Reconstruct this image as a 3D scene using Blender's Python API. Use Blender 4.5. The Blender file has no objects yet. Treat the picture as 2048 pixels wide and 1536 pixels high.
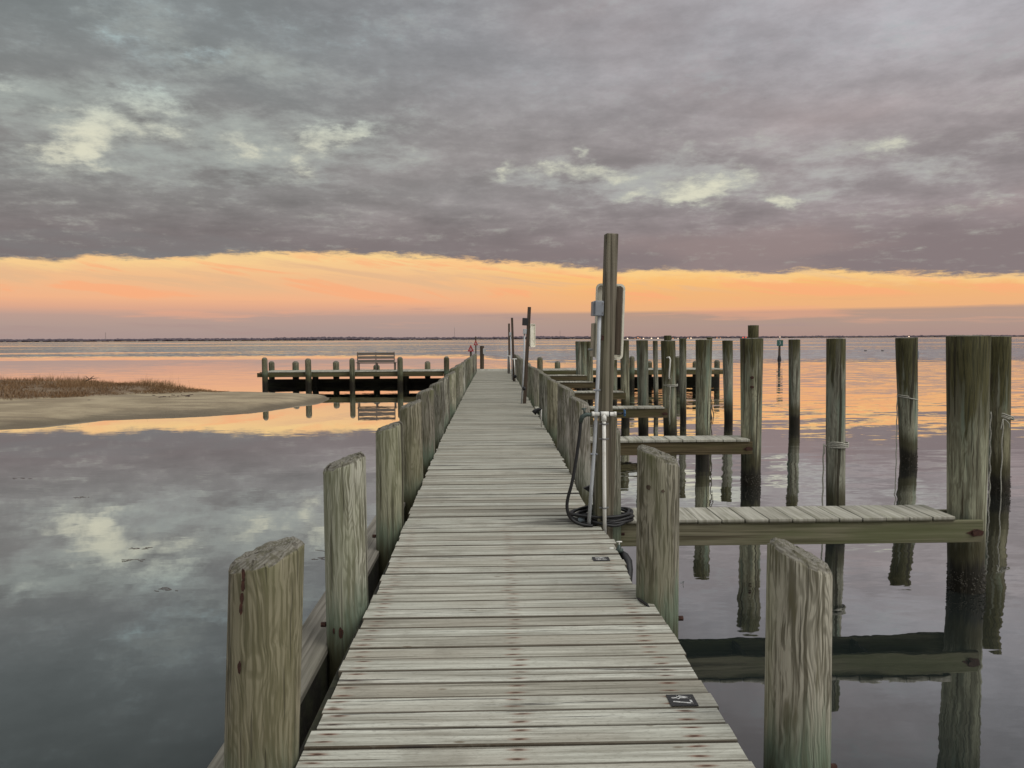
import bpy, math, random
from mathutils import Vector, Matrix, noise as mn
random.seed(7)
R = math.radians
scene = bpy.context.scene
COL = scene.collection
F_PX = 1540.0
CAM_Z = 1.65          # eye above the deck boards (deck top is z = 0)
WZ = -0.77            # water level

# ------------------------------------------------------------------ camera
YAW, PITCH, ROLL = math.atan(37 / 1540), R(3.337), R(0.309)
FW = Vector((math.sin(YAW) * math.cos(PITCH), math.cos(YAW) * math.cos(PITCH), -math.sin(PITCH)))
R0 = Vector((math.cos(YAW), -math.sin(YAW), 0)); U0 = R0.cross(FW)
RT = R0 * math.cos(ROLL) - U0 * math.sin(ROLL)
UP = U0 * math.cos(ROLL) + R0 * math.sin(ROLL)
CAM = Vector((0, 0, CAM_Z))

def ray(px, py): return FW + RT * ((px - 1024) / F_PX) - UP * ((py - 768) / F_PX)
def at(px, py, Y):
    d = ray(px, py); return CAM + d * (Y / d.y)
def on(px, py, z=0.0):
    d = ray(px, py); return CAM + d * ((z - CAM_Z) / d.z)
def azel(px, py):
    d = ray(px, py).normalized(); return math.atan2(d.x, d.y), math.asin(d.z)

cd = bpy.data.cameras.new('camera'); cam = bpy.data.objects.new('camera', cd); COL.objects.link(cam)
cd.sensor_width = 36; cd.lens = 36 * F_PX / 2048; cd.clip_start = 0.05; cd.clip_end = 20000
M = Matrix((RT, UP, -FW)).transposed().to_4x4(); M.translation = CAM; cam.matrix_world = M
scene.camera = cam

# ------------------------------------------------------------------ helpers
def srgb(r, g, b):
    f = lambda c: (c / 255 / 12.92) if c / 255 <= .04045 else ((c / 255 + .055) / 1.055) ** 2.4
    return (f(r), f(g), f(b), 1)

def tag(o, label=None, cat=None, group=None, kind=None):
    if label: o['label'] = label
    if cat: o['category'] = cat
    if group: o['group'] = group
    if kind: o['kind'] = kind
    return o

def empty(name, loc, label=None, cat=None, group=None):
    o = bpy.data.objects.new(name, None); o.empty_display_size = .2
    o.location = loc; COL.objects.link(o)
    return tag(o, label, cat, group)

class MB:
    def __init__(s): s.v = []; s.f = []; s.c = []
    def face(s, idx, c=None): s.f.append(idx); s.c.append(c)
    def box(s, c, size, rot=None, col=None):
        x, y, z = size[0] / 2, size[1] / 2, size[2] / 2; b = len(s.v); c = Vector(c)
        for p in ((-x,-y,-z),(x,-y,-z),(x,y,-z),(-x,y,-z),(-x,-y,z),(x,-y,z),(x,y,z),(-x,y,z)):
            p = Vector(p)
            if rot is not None: p = rot @ p
            s.v.append(c + p)
        for q in ((0,3,2,1),(4,5,6,7),(0,1,5,4),(1,2,6,5),(2,3,7,6),(3,0,4,7)): s.face([b + i for i in q], col)
    def cbox(s, c, size, bev=.004, rot=None, col=None):
        # box with chamfered edges (convex hull style: three nested boxes' corners)
        x, y, z = [k / 2 for k in size]; b = len(s.v); c = Vector(c); e = min(bev, x * .9, y * .9, z * .9)
        idx = {}
        for sx in (-1, 1):
            for sy in (-1, 1):
                for sz in (-1, 1):
                    for k, p in enumerate(((x, y - e, z - e), (x - e, y, z - e), (x - e, y - e, z))):
                        q = Vector((p[0] * sx, p[1] * sy, p[2] * sz))
                        if rot is not None: q = rot @ q
                        idx[(sx, sy, sz, k)] = len(s.v); s.v.append(c + q)
        g = lambda *a: idx[a]
        for t in (-1, 1):
            s.face([g(t,-1,-1,0), g(t,1,-1,0), g(t,1,1,0), g(t,-1,1,0)][::t], col)
            s.face([g(-1,t,-1,1), g(-1,t,1,1), g(1,t,1,1), g(1,t,-1,1)][::t], col)
            s.face([g(-1,-1,t,2), g(1,-1,t,2), g(1,1,t,2), g(-1,1,t,2)][::t], col)
        for a in (-1, 1):
            for bb in (-1, 1):
                w = a * bb
                s.face([g(a,bb,-1,0), g(a,bb,-1,1), g(a,bb,1,1), g(a,bb,1,0)][::w], col)
                s.face([g(a,-1,bb,0), g(a,1,bb,0), g(a,1,bb,2), g(a,-1,bb,2)][::w], col)
                s.face([g(-1,a,bb,1), g(-1,a,bb,2), g(1,a,bb,2), g(1,a,bb,1)][::w], col)
                for cc in (-1, 1):
                    s.face([g(a,bb,cc,0), g(a,bb,cc,1), g(a,bb,cc,2)][::w * cc], col)
    def tube(s, pts, rad, seg=8, cap=True, col=None):
        pts = [Vector(p) for p in pts]; n = len(pts)
        rr = rad if isinstance(rad, (list, tuple)) else [rad] * n
        prev = None; b = len(s.v)
        for i, p in enumerate(pts):
            t = (pts[min(i + 1, n - 1)] - pts[max(i - 1, 0)]).normalized()
            if prev is None:
                a = Vector((0, 0, 1)) if abs(t.z) < .9 else Vector((1, 0, 0)); u = t.cross(a).normalized()
            else:
                u = (prev - t * prev.dot(t)).normalized()
            prev = u; w = t.cross(u)
            for k in range(seg):
                an = 2 * math.pi * k / seg
                s.v.append(p + (u * math.cos(an) + w * math.sin(an)) * rr[i])
        for i in range(n - 1):
            for k in range(seg):
                k2 = (k + 1) % seg
                s.face([b + i*seg + k, b + i*seg + k2, b + (i+1)*seg + k2, b + (i+1)*seg + k], col)
        if cap:
            s.face([b + k for k in range(seg)][::-1], col); s.face([b + (n-1)*seg + k for k in range(seg)], col)
    def sphere(s, c, r, seg=10, rings=6, sc=(1, 1, 1), rot=None):
        pts = []; c = Vector(c); b = len(s.v)
        for i in range(rings + 1):
            th = math.pi * i / rings
            for k in range(seg):
                ph = 2 * math.pi * k / seg
                q = Vector((r*sc[0]*math.sin(th)*math.cos(ph), r*sc[1]*math.sin(th)*math.sin(ph), r*sc[2]*math.cos(th)))
                if rot is not None: q = rot @ q
                s.v.append(c + q)
        for i in range(rings):
            for k in range(seg):
                k2 = (k + 1) % seg
                s.face([b+i*seg+k, b+(i+1)*seg+k, b+(i+1)*seg+k2, b+i*seg+k2])
    def prism(s, pts, y0, y1):      # outline in x,z extruded along y
        b = len(s.v); n = len(pts)
        for y in (y0, y1):
            for x, z in pts: s.v.append(Vector((x, y, z)))
        s.face([b + i for i in range(n)]); s.face([b + n + i for i in range(n)][::-1])
        for i in range(n):
            j = (i + 1) % n; s.face([b + i, b + n + i, b + n + j, b + j])
    def build(s, name, mat, parent=None, smooth=False, loc=None, origin=None):
        me = bpy.data.meshes.new(name)
        o = Vector(origin) if origin is not None else Vector((0, 0, 0))
        me.from_pydata([tuple(Vector(v) - o) for v in s.v], [], s.f); me.update()
        if any(c is not None for c in s.c):
            at_ = me.color_attributes.new('tint', 'FLOAT_COLOR', 'CORNER')
            for p in me.polygons:
                c = s.c[p.index] or (.5, .5, .5, 1)
                for li in p.loop_indices: at_.data[li].color = c
        if smooth: me.polygons.foreach_set('use_smooth', [True] * len(me.polygons))
        me.materials.append(mat)
        ob = bpy.data.objects.new(name, me); COL.objects.link(ob)
        if parent is not None:
            ob.parent = parent
            q = parent; off = Vector((0, 0, 0))
            while q is not None: off += q.location; q = q.parent
            ob.location = o - off
        else: ob.location = o
        return ob

# ------------------------------------------------------------------ node helper
class NT:
    def __init__(s, tree): s.t = tree; s.nodes = tree.nodes; s.L = tree.links
    def n(s, typ, **kw):
        nd = s.nodes.new(typ)
        for k, v in kw.items(): setattr(nd, k, v)
        return nd
    def put(s, sock, v):
        if hasattr(v, 'is_output') or isinstance(v, bpy.types.NodeSocket): s.L.new(v, sock)
        elif v is not None: sock.default_value = v
    def m(s, op, a, b=None, c=None, clamp=False):
        nd = s.n('ShaderNodeMath', operation=op); nd.use_clamp = clamp
        s.put(nd.inputs[0], a)
        if b is not None: s.put(nd.inputs[1], b)
        if c is not None: s.put(nd.inputs[2], c)
        return nd.outputs[0]
    def add(s, a, b): return s.m('ADD', a, b)
    def mul(s, a, b): return s.m('MULTIPLY', a, b)
    def sub(s, a, b): return s.m('SUBTRACT', a, b)
    def ss(s, x, lo, hi, o0=0., o1=1.):
        nd = s.n('ShaderNodeMapRange', interpolation_type='SMOOTHSTEP')
        s.put(nd.inputs[0], x); s.put(nd.inputs[1], lo); s.put(nd.inputs[2], hi); s.put(nd.inputs[3], o0); s.put(nd.inputs[4], o1)
        return nd.outputs[0]
    def mix(s, f, a, b, mode='MIX'):
        nd = s.n('ShaderNodeMix', data_type='RGBA', blend_type=mode)
        s.put(nd.inputs[0], f); s.put(nd.inputs[6], a); s.put(nd.inputs[7], b); return nd.outputs[2]
    def comb(s, x, y, z):
        nd = s.n('ShaderNodeCombineXYZ')
        for i, v in enumerate((x, y, z)): s.put(nd.inputs[i], v)
        return nd.outputs[0]
    def sep(s, v):
        nd = s.n('ShaderNodeSeparateXYZ'); s.put(nd.inputs[0], v); return nd.outputs
    def vmul(s, v, k):
        nd = s.n('ShaderNodeVectorMath', operation='MULTIPLY'); s.put(nd.inputs[0], v); s.put(nd.inputs[1], k); return nd.outputs[0]
    def vadd(s, v, k):
        nd = s.n('ShaderNodeVectorMath', operation='ADD'); s.put(nd.inputs[0], v); s.put(nd.inputs[1], k); return nd.outputs[0]
    def noise(s, v, sc=1., det=3., rough=.5, dist=0., col=False):
        nd = s.n('ShaderNodeTexNoise'); s.put(nd.inputs['Vector'], v); nd.inputs['Scale'].default_value = sc
        nd.inputs['Detail'].default_value = det; nd.inputs['Roughness'].default_value = rough; nd.inputs['Distortion'].default_value = dist
        return nd.outputs['Color' if col else 'Fac']
    def ramp(s, f, stops, interp='LINEAR'):
        nd = s.n('ShaderNodeValToRGB'); s.put(nd.inputs[0], f); cr = nd.color_ramp; cr.interpolation = interp
        while len(cr.elements) < len(stops): cr.elements.new(.5)
        for e, (p, c) in zip(cr.elements, sorted(stops, key=lambda q: q[0])):
            e.position = p; e.color = c if len(c) == 4 else (*c, 1)
        return nd.outputs[0]

def newmat(name):
    m = bpy.data.materials.new(name); m.use_nodes = True; nt = m.node_tree; nt.nodes.clear()
    T = NT(nt); out = T.n('ShaderNodeOutputMaterial'); p = T.n('ShaderNodeBsdfPrincipled'); T.L.new(p.outputs[0], out.inputs[0])
    return m, T, p, out

def simple(name, col, rough=.6, metal=0., var=.25, sc=8., bump=.15, dirt=None):
    m, T, p, out = newmat(name)
    tc = T.n('ShaderNodeTexCoord').outputs['Object']
    n1 = T.noise(tc, sc, 5, .6); n2 = T.noise(tc, sc * 6, 3, .6)
    f = T.ss(n1, .3, .7)
    dk = tuple(c * (1 - var) for c in col[:3]) + (1,)
    c = T.mix(f, dk, tuple(col[:3]) + (1,))
    if dirt: c = T.mix(T.ss(n1, .55, .75, 0, .8), c, tuple(dirt) + (1,))
    T.put(p.inputs['Base Color'], c); p.inputs['Roughness'].default_value = rough; p.inputs['Metallic'].default_value = metal
    b = T.n('ShaderNodeBump'); b.inputs['Strength'].default_value = bump; b.inputs['Distance'].default_value = .003
    T.put(b.inputs['Height'], n2); T.L.new(b.outputs[0], p.inputs['Normal'])
    return m

# ------------------------------------------------------------------ wood materials
def deck_mat():
    m, T, p, out = newmat('weathered_deck_board')
    tc = T.n('ShaderNodeTexCoord').outputs['Object']; x, y, z = T.sep(tc)
    tint = T.n('ShaderNodeAttribute', attribute_name='tint').outputs['Color']; tr, tg, tb = T.sep(tint)
    off = T.mul(tr, 37.)
    g1 = T.noise(T.comb(T.mul(x, .9), T.mul(y, 26.), off), 1., 6, .62, .25)
    g2 = T.noise(T.comb(T.mul(x, 2.2), T.mul(y, 90.), off), 1., 4, .6)
    big = T.noise(T.comb(T.mul(x, 1.1), T.mul(y, 3.), off), 1., 3, .5)
    c = T.mix(T.ss(g1, .28, .72), (.235, .225, .19, 1), (.56, .56, .505, 1))
    c = T.mix(T.ss(g2, .48, .72, 0, .7), c, (.17, .155, .13, 1))
    c = T.mix(T.ss(big, .45, .66, 0, .5), c, (.34, .315, .27, 1))
    # per board tone
    c = T.mix(1., c, T.ramp(tg, [(0, (.66, .64, .60)), (.25, (.86, .84, .79)), (.6, (1.0, 1.01, .98)), (1, (1.14, 1.15, 1.13))]), 'MULTIPLY')
    # long splits
    ck = T.noise(T.comb(T.mul(x, .55), T.mul(y, 48.), T.add(off, 5.)), 1., 2, .5)
    c = T.mix(T.ss(ck, .665, .70, 0, .8), c, (.09, .075, .05, 1))
    # knots
    vo = T.n('ShaderNodeTexVoronoi'); vo.inputs['Scale'].default_value = 1.; T.put(vo.inputs['Vector'], T.comb(T.mul(x, 2.2), T.mul(y, 6.5), off))
    c = T.mix(T.ss(vo.outputs['Distance'], .035, .075, .75, 0), c, (.12, .085, .05, 1))
    # rusty nails on the three stringers, two to a board
    fy = T.m('FRACT', T.mul(y, 1 / .145))
    eg = T.m('ABSOLUTE', T.sub(fy, .5))
    c = T.mix(T.ss(T.add(eg, T.mul(T.sub(g1, .5), .14)), .405, .46, 0, .88), c, (.06, .045, .028, 1))
    jx = T.mul(T.sub(tb, .5), .05)
    tot = None; dot = None
    for nx in (-.70, .105, .83):
        for ny in (.27, .75):
            wob = T.mul(T.sub(T.noise(T.comb(T.mul(x, 3.), T.mul(y, 9.), nx * 9 + ny), 1., 1), .5), .25)
            dx = T.sub(T.add(x, jx), nx + (ny - .5) * .02); dy = T.add(T.sub(fy, ny), wob)
            s = T.m('SQRT', T.add(T.m('POWER', T.mul(dx, 1 / .062), 2.), T.m('POWER', T.mul(dy, 1 / .095), 2.)))
            a = T.ss(s, .1, 1.1, 1, 0)
            d = T.ss(s, .16, .44, 1, 0)
            tot = a if tot is None else T.m('MAXIMUM', tot, a); dot = d if dot is None else T.m('MAXIMUM', dot, d)
    rv = T.ss(T.noise(T.comb(T.mul(x, 1.7), T.mul(y, 6.), 3.), 1., 3), .34, .58, .5, 1.)
    st = T.mul(T.mul(tot, rv), T.ss(g2, .25, .5, .6, 1.))
    st = T.mul(st, T.ss(y, 3.2, 9., .9, .12))
    c = T.mix(st, c, (.15, .045, .016, 1))
    c = T.mix(T.mul(dot, T.ss(y, 3.2, 8., .9, .15)), c, (.035, .018, .01, 1))
    g3 = T.noise(T.comb(T.mul(x, 30.), T.mul(y, 130.), off), 1., 3, .7)
    c = T.mix(T.ss(g3, .5, .72, 0, .5), c, (.15, .14, .11, 1))
    dirt = T.noise(T.comb(x, y, 0.), 2.3, 5, .65)
    c = T.mix(T.ss(dirt, .5, .72, 0, .45), c, (.16, .145, .115, 1))
    far_dark = T.ss(T.add(y, T.mul(tg, 5.)), 6., 24.)      # board colour darkens with distance along the pier
    c = T.mix(T.mul(far_dark, .55), c, T.mix(g1, (.09, .085, .06, 1), (.30, .285, .23, 1)))
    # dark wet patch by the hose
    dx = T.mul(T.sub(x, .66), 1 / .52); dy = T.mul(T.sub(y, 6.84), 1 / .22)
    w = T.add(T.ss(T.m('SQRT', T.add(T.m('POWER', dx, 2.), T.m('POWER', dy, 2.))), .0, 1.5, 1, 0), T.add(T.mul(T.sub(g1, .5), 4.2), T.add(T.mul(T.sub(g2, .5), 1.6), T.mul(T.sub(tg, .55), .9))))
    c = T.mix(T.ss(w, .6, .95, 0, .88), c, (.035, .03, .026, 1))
    # mossy darkening of ends
    T.put(p.inputs['Base Color'], c); p.inputs['Roughness'].default_value = .78
    p.inputs['Specular IOR Level'].default_value = .3
    h = T.add(T.mul(g2, .5), T.add(T.mul(g1, .8), T.mul(T.ss(ck, .64, .70), -1.5)))
    b = T.n('ShaderNodeBump'); b.inputs['Strength'].default_value = .8; b.inputs['Distance'].default_value = .004
    T.put(b.inputs['Height'], h); T.L.new(b.outputs[0], p.inputs['Normal'])
    return m

def beam_mat(name, light, dark, axis=0, green=.3, rough=.8):
    m, T, p, out = newmat(name)
    tc = T.n('ShaderNodeTexCoord').outputs['Object']; x, y, z = T.sep(tc)
    rnd = T.mul(T.n('ShaderNodeObjectInfo').outputs['Random'], 31.)
    sc = [38., 38., 38.]; sc[axis] = .9
    v = T.comb(T.add(T.mul(x, sc[0]), rnd), T.mul(y, sc[1]), T.mul(z, sc[2]))
    sc2 = [4., 4., 4.]; sc2[axis] = .8
    v2 = T.comb(T.add(T.mul(x, sc2[0]), rnd), T.mul(y, sc2[1]), T.mul(z, sc2[2]))
    g = T.noise(v, 1., 5, .6, .3); b_ = T.noise(v2, 1., 4, .55)
    c = T.mix(T.ss(g, .3, .7), (*dark, 1), (*light, 1))
    c = T.mix(T.ss(b_, .42, .68, 0, green), c, (.10, .115, .05, 1))
    c = T.mix(T.ss(T.noise(v, .45, 2, .5), .66, .7, 0, .75), c, (.05, .04, .025, 1))
    c = T.mix(1., c, T.n('ShaderNodeObjectInfo').outputs['Color'], 'MULTIPLY')
    T.put(p.inputs['Base Color'], c); p.inputs['Roughness'].default_value = rough; p.inputs['Specular IOR Level'].default_value = .25
    b = T.n('ShaderNodeBump'); b.inputs['Strength'].default_value = .7; b.inputs['Distance'].default_value = .004
    T.put(b.inputs['Height'], g); T.L.new(b.outputs[0], p.inputs['Normal'])
    return m

def pile_mat(name, kind):
    m, T, p, out = newmat(name)
    tcn = T.n('ShaderNodeTexCoord'); x, y, z = T.sep(tcn.outputs['Object'])
    geo = T.n('ShaderNodeNewGeometry'); gx, gy, gz = T.sep(geo.outputs['Position'])
    nz = T.sep(geo.outputs['Normal'])[2]
    rnd = T.n('ShaderNodeObjectInfo').outputs['Random']; ro = T.mul(rnd, 57.)
    wx = T.mul(T.sub(T.noise(T.comb(x, y, T.mul(z, .6)), 7., 2), .5), .05)
    v = lambda a, b: T.comb(T.add(T.mul(T.add(x, wx), a), ro), T.mul(y, a), T.mul(z, b))
    fl = T.noise(v(7.0, 1.15), 1., 2.2, .42, .2)
    bands = T.m('SINE', T.mul(fl, 135.))
    bands = T.add(T.mul(bands, .5), .5)
    fine = T.noise(v(70., 2.2), 1., 4, .6); mid = T.noise(v(16., .9), 1., 3, .6); big = T.noise(v(3., .8), 1., 3, .5)
    if kind == 'pier':
        c = T.mix(T.m('MAXIMUM', T.ss(bands, .0, .6, .38, 1.), T.ss(mid, .36, .60)), (.125, .123, .098, 1), (.355, .35, .312, 1))
        c = T.mix(T.ss(fine, .44, .60, 0, .85), c, (.078, .073, .052, 1))
        c = T.mix(T.ss(T.noise(v(24., 3.), 1., 3), .56, .72, 0, .75), c, (.10, .095, .06, 1))
        c = T.mix(T.ss(big, .42, .62, 0, .45), c, (.21, .225, .15, 1))
        tone = T.ramp(T.m('FRACT', T.mul(rnd, 7.3)), [(0, (.78, .74, .66)), (.5, (1, 1, .97)), (1, (1.12, 1.14, 1.08))])
        c = T.mix(1., c, tone, 'MULTIPLY')
        c = T.mix(1., c, T.n('ShaderNodeObjectInfo').outputs['Color'], 'MULTIPLY')
        # olive growth just under the cut top, and green copper bloom where the deck keeps the pile damp
        mo = T.mul(T.ss(T.add(gz, T.mul(T.sub(mid, .5), .5)), .62, .95), T.ss(T.noise(v(9., 2.), 1., 3), .44, .62, 0, .7))
        c = T.mix(mo, c, (.10, .105, .045, 1))
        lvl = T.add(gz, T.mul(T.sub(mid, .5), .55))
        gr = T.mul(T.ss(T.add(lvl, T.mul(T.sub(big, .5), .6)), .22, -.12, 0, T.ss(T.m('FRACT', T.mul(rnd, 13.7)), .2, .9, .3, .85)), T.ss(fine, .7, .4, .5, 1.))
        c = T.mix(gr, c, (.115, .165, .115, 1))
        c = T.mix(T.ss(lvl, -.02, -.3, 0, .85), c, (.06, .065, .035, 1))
    else:
        st = T.noise(v(14., .8), 1., 4, .65)
        c = T.mix(T.ss(st, .32, .68), (.085, .082, .06, 1), (.40, .42, .34, 1))
        c = T.mix(T.mul(T.ss(bands, .5, .95), .35), c, (.12, .11, .08, 1))
        c = T.mix(T.ss(fine, .48, .7, 0, .65), c, (.07, .06, .04, 1))
        c = T.mix(1., c, T.n('ShaderNodeObjectInfo').outputs['Color'], 'MULTIPLY')
        c = T.mix(T.ss(T.noise(v(6., .9), 1., 3), .5, .66, 0, .5), c, (.16, .23, .18, 1))
        lim = T.ss(T.m('FRACT', T.mul(rnd, 5.1)), 0, 1, .6, 1.25)
        mz = T.add(gz, T.mul(T.sub(st, .5), 3.2))
        mo = T.ss(T.sub(mz, lim), -.1, .35, 0, .93)
        c = T.mix(mo, c, T.mix(T.ss(fine, .35, .65), (.026, .025, .009, 1), (.088, .08, .032, 1)))
        # bare pale streaks
        c = T.mix(T.mul(T.ss(T.noise(v(11., .5), 1., 2), .60, .68, 0, .55), T.ss(gz, 1.5, 1.1)), c, (.27, .28, .22, 1))
        c = T.mix(T.ss(T.noise(v(20., .9), 1., 2), .68, .71, 0, .8), c, (.05, .04, .025, 1))
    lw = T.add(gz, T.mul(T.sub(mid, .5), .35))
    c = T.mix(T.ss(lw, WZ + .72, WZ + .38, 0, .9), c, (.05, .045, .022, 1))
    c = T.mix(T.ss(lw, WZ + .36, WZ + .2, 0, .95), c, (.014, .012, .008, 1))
    # weathered end grain
    rr = T.m('SQRT', T.add(T.mul(x, x), T.mul(y, y)))
    rings = T.add(T.mul(T.m('SINE', T.mul(rr, 520.)), .5), .5)
    end = T.mix(T.mul(rings, .6), (.21, .20, .17, 1), (.08, .07, .055, 1))
    end = T.mix(T.ss(T.noise(T.comb(x, y, z), 26., 4, .7), .45, .62, 0, .7), end, (.075, .07, .04, 1))
    c = T.mix(T.ss(nz, .35, .55), c, end)
    # deep drying splits running down the trunk
    crk = T.noise(T.comb(T.add(T.mul(x, 13.), ro), T.mul(y, 13.), T.mul(z, .22)), 1., 2.2, .5)
    cr = T.ss(crk, .655, .672)
    chk = T.ss(T.noise(T.comb(T.add(T.mul(x, 38.), ro), T.mul(y, 38.), T.mul(z, 1.1)), 1., 2, .5), .63, .66)
    c = T.mix(T.mul(chk, .6), c, (.05, .045, .03, 1))
    c = T.mix(T.mul(cr, .85), c, (.03, .025, .015, 1))
    T.put(p.inputs['Base Color'], c); p.inputs['Specular IOR Level'].default_value = .25
    T.put(p.inputs['Roughness'], T.ss(gz, WZ + .1, WZ + .4, .35, .85))
    h = T.add(T.mul(fine, .6), T.add(T.mul(bands, .22), T.add(T.mul(cr, -1.6), T.mul(chk, -.9))))
    b = T.n('ShaderNodeBump'); b.inputs['Strength'].default_value = .8; b.inputs['Distance'].default_value = .006
    T.put(b.inputs['Height'], h); T.L.new(b.outputs[0], p.inputs['Normal'])
    return m

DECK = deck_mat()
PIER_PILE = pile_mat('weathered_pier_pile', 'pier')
MOOR_PILE = pile_mat('mossy_mooring_pile', 'moor')
BEAM = beam_mat('green_treated_beam', (.20, .185, .125), (.078, .068, .04), 0, .65)
BEAM_Y = beam_mat('stringer_timber', (.16, .14, .10), (.06, .05, .035), 1, .3)
WALE = beam_mat('grey_wale_board', (.21, .195, .165), (.10, .092, .075), 1, .1)
POLE = beam_mat('square_timber_post', (.215, .19, .145), (.055, .045, .032), 2, .4)
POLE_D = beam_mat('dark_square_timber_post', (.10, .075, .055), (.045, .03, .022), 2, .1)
BENCHW = beam_mat('bench_timber', (.20, .17, .145), (.12, .10, .09), 0, .05)
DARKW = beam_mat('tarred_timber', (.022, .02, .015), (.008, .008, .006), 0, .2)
WHITE = simple('white_pvc', (.78, .77, .72), .35, 0, .12, 14, .05, (.5, .47, .4))
GREYPVC = simple('grey_pvc', (.42, .44, .46), .4, 0, .15, 12, .05)
GREYBOX = simple('grey_box_paint', (.24, .26, .29), .45, .1, .2, 20, .05)
CREAM = simple('cream_plastic', (.80, .77, .64), .35, 0, .15, 9, .05, (.36, .33, .24))
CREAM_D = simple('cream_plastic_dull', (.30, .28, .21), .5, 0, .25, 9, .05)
BLACKR = simple('black_rubber', (.006, .006, .007), .55, 0, .3, 20, .2)
BLACK = simple('black_plate', (.02, .02, .022), .5, 0, .3, 20, .1)
WHITEP = simple('worn_white_paint', (.68, .68, .66), .6, 0, .5, 60, .1)
BRASS = simple('oxidised_brass', (.075, .10, .09), .5, .5, .4, 40, .3)
BLUE = simple('blue_handle', (.03, .10, .22), .5, 0, .2, 20, .1)
STEEL = simple('dull_steel', (.30, .31, .32), .4, .8, .3, 30, .1)
NOZZLE = simple('blue_grey_nozzle', (.20, .25, .28), .5, 0, .2, 20, .1)
RUST = simple('rusty_iron', (.065, .024, .014), .85, .1, .6, 60, .4)
ROPE = simple('white_rope', (.42, .41, .35), .9, 0, .35, 60, .8)
ROPED = simple('weathered_rope', (.13, .12, .09), .9, 0, .35, 60, .8)
RED = simple('red_sign_paint', (.32, .015, .02), .5, 0, .2, 10, .05)
GREEN = simple('green_sign_paint', (.015, .09, .075), .5, 0, .2, 10, .05)
SIGNG = simple('grey_sign_panel', (.42, .42, .42), .5, 0, .1, 10, .05)
BARN = simple('barnacle_shell', (.085, .078, .06), .9, 0, .7, 50, .5)
WEED = simple('seaweed', (.09, .055, .045), .6, 0, .4, 20, .3)
FEATHER = simple('dark_plumage', (.03, .028, .026), .7, 0, .3, 20, .1)

# ------------------------------------------------------------------ piles
def pile_mesh(base, top, r0, r1, cut='flat', out_dir=(1, 0), tilt=0., chamfer=.03, seg=32, rings=18, seed=0, flare=.0):
    """tapered round trunk from base to top (points on its axis); returns MB in world coordinates"""
    mb = MB(); base = Vector(base); top = Vector(top)
    rnd = random.Random(seed); ph = rnd.random() * 40
    L = (top - base).length
    ts = [i / rings for i in range(rings + 1)]
    prof = [(t, 1.) for t in ts]
    def slope_z(dx, dy):
        d = dx * out_dir[0] + dy * out_dir[1]
        return -tilt * d if cut == 'slant' else 0.
    for t, k in prof:
        for a in range(seg):
            an = 2 * math.pi * a / seg; ca, sa = math.cos(an), math.sin(an)
            r = r0 + (r1 - r0) * t
            nn = mn.noise(Vector((ca * 1.1 + ph, sa * 1.1, t * L * .7))) * .05 + mn.noise(Vector((ca * 4 + ph, sa * 4, t * L * .5))) * .022
            r *= 1 + nn
            p = base.lerp(top, t); dx, dy = ca * r, sa * r
            mb.v.append(Vector((p.x + dx, p.y + dy, p.z + slope_z(dx, dy) * t)))
    n = rings + 1
    caps = {'flat': [(.985, .006), (.5, .008)], 'slant': [(.985, chamfer * .25), (.94, chamfer * .7), (.80, chamfer * 1.35), (.45, chamfer * 1.5)],
            'round': [(.93, .035), (.78, .075), (.55, .10), (.3, .115)]}[cut]
    for k, dz in caps:
        for a in range(seg):
            an = 2 * math.pi * a / seg; r = r1 * k * (1 + (.07 if cut == 'slant' else .025) * mn.noise(Vector((math.cos(an) * 2 + ph, math.sin(an) * 2, k * 3))))
            dx, dy = math.cos(an) * r, math.sin(an) * r
            mb.v.append(Vector((top.x + dx, top.y + dy, top.z + dz + slope_z(dx, dy) + (rnd.uniform(-.007, .007) if k < .95 else 0))))
        n += 1
    mb.v.append(Vector((top.x, top.y, top.z + caps[-1][1] + .002)))
    ctr = len(mb.v) - 1
    for i in range(n - 1):
        for a in range(seg):
            b = (a + 1) % seg; mb.face([i*seg + a, i*seg + b, (i+1)*seg + b, (i+1)*seg + a])
    for a in range(seg): mb.face([(n-1)*seg + a, (n-1)*seg + (a+1) % seg, ctr])
    return mb

def barnacles(c, r, parent, n=260, seed=1, zc=WZ + .1, spread=.13):
    rnd = random.Random(seed); mb = MB()
    for _ in range(n):
        an = rnd.uniform(0, 2 * math.pi); z = zc + rnd.gauss(0, spread * .55); s = rnd.uniform(.004, .012)
        ca, sa = math.cos(an), math.sin(an); rr = r * 1.0
        p = Vector((c.x + ca * rr, c.y + sa * rr, z)); nrm = Vector((ca, sa, rnd.uniform(-.2, .2))).normalized()
        mb.tube([p - nrm * .004, p + nrm * s * .9], [s, s * .45], 6)
    o = mb.build('barnacles', BARN, parent, origin=(c.x, c.y, zc)); o['kind'] = 'stuff'
    return o

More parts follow.
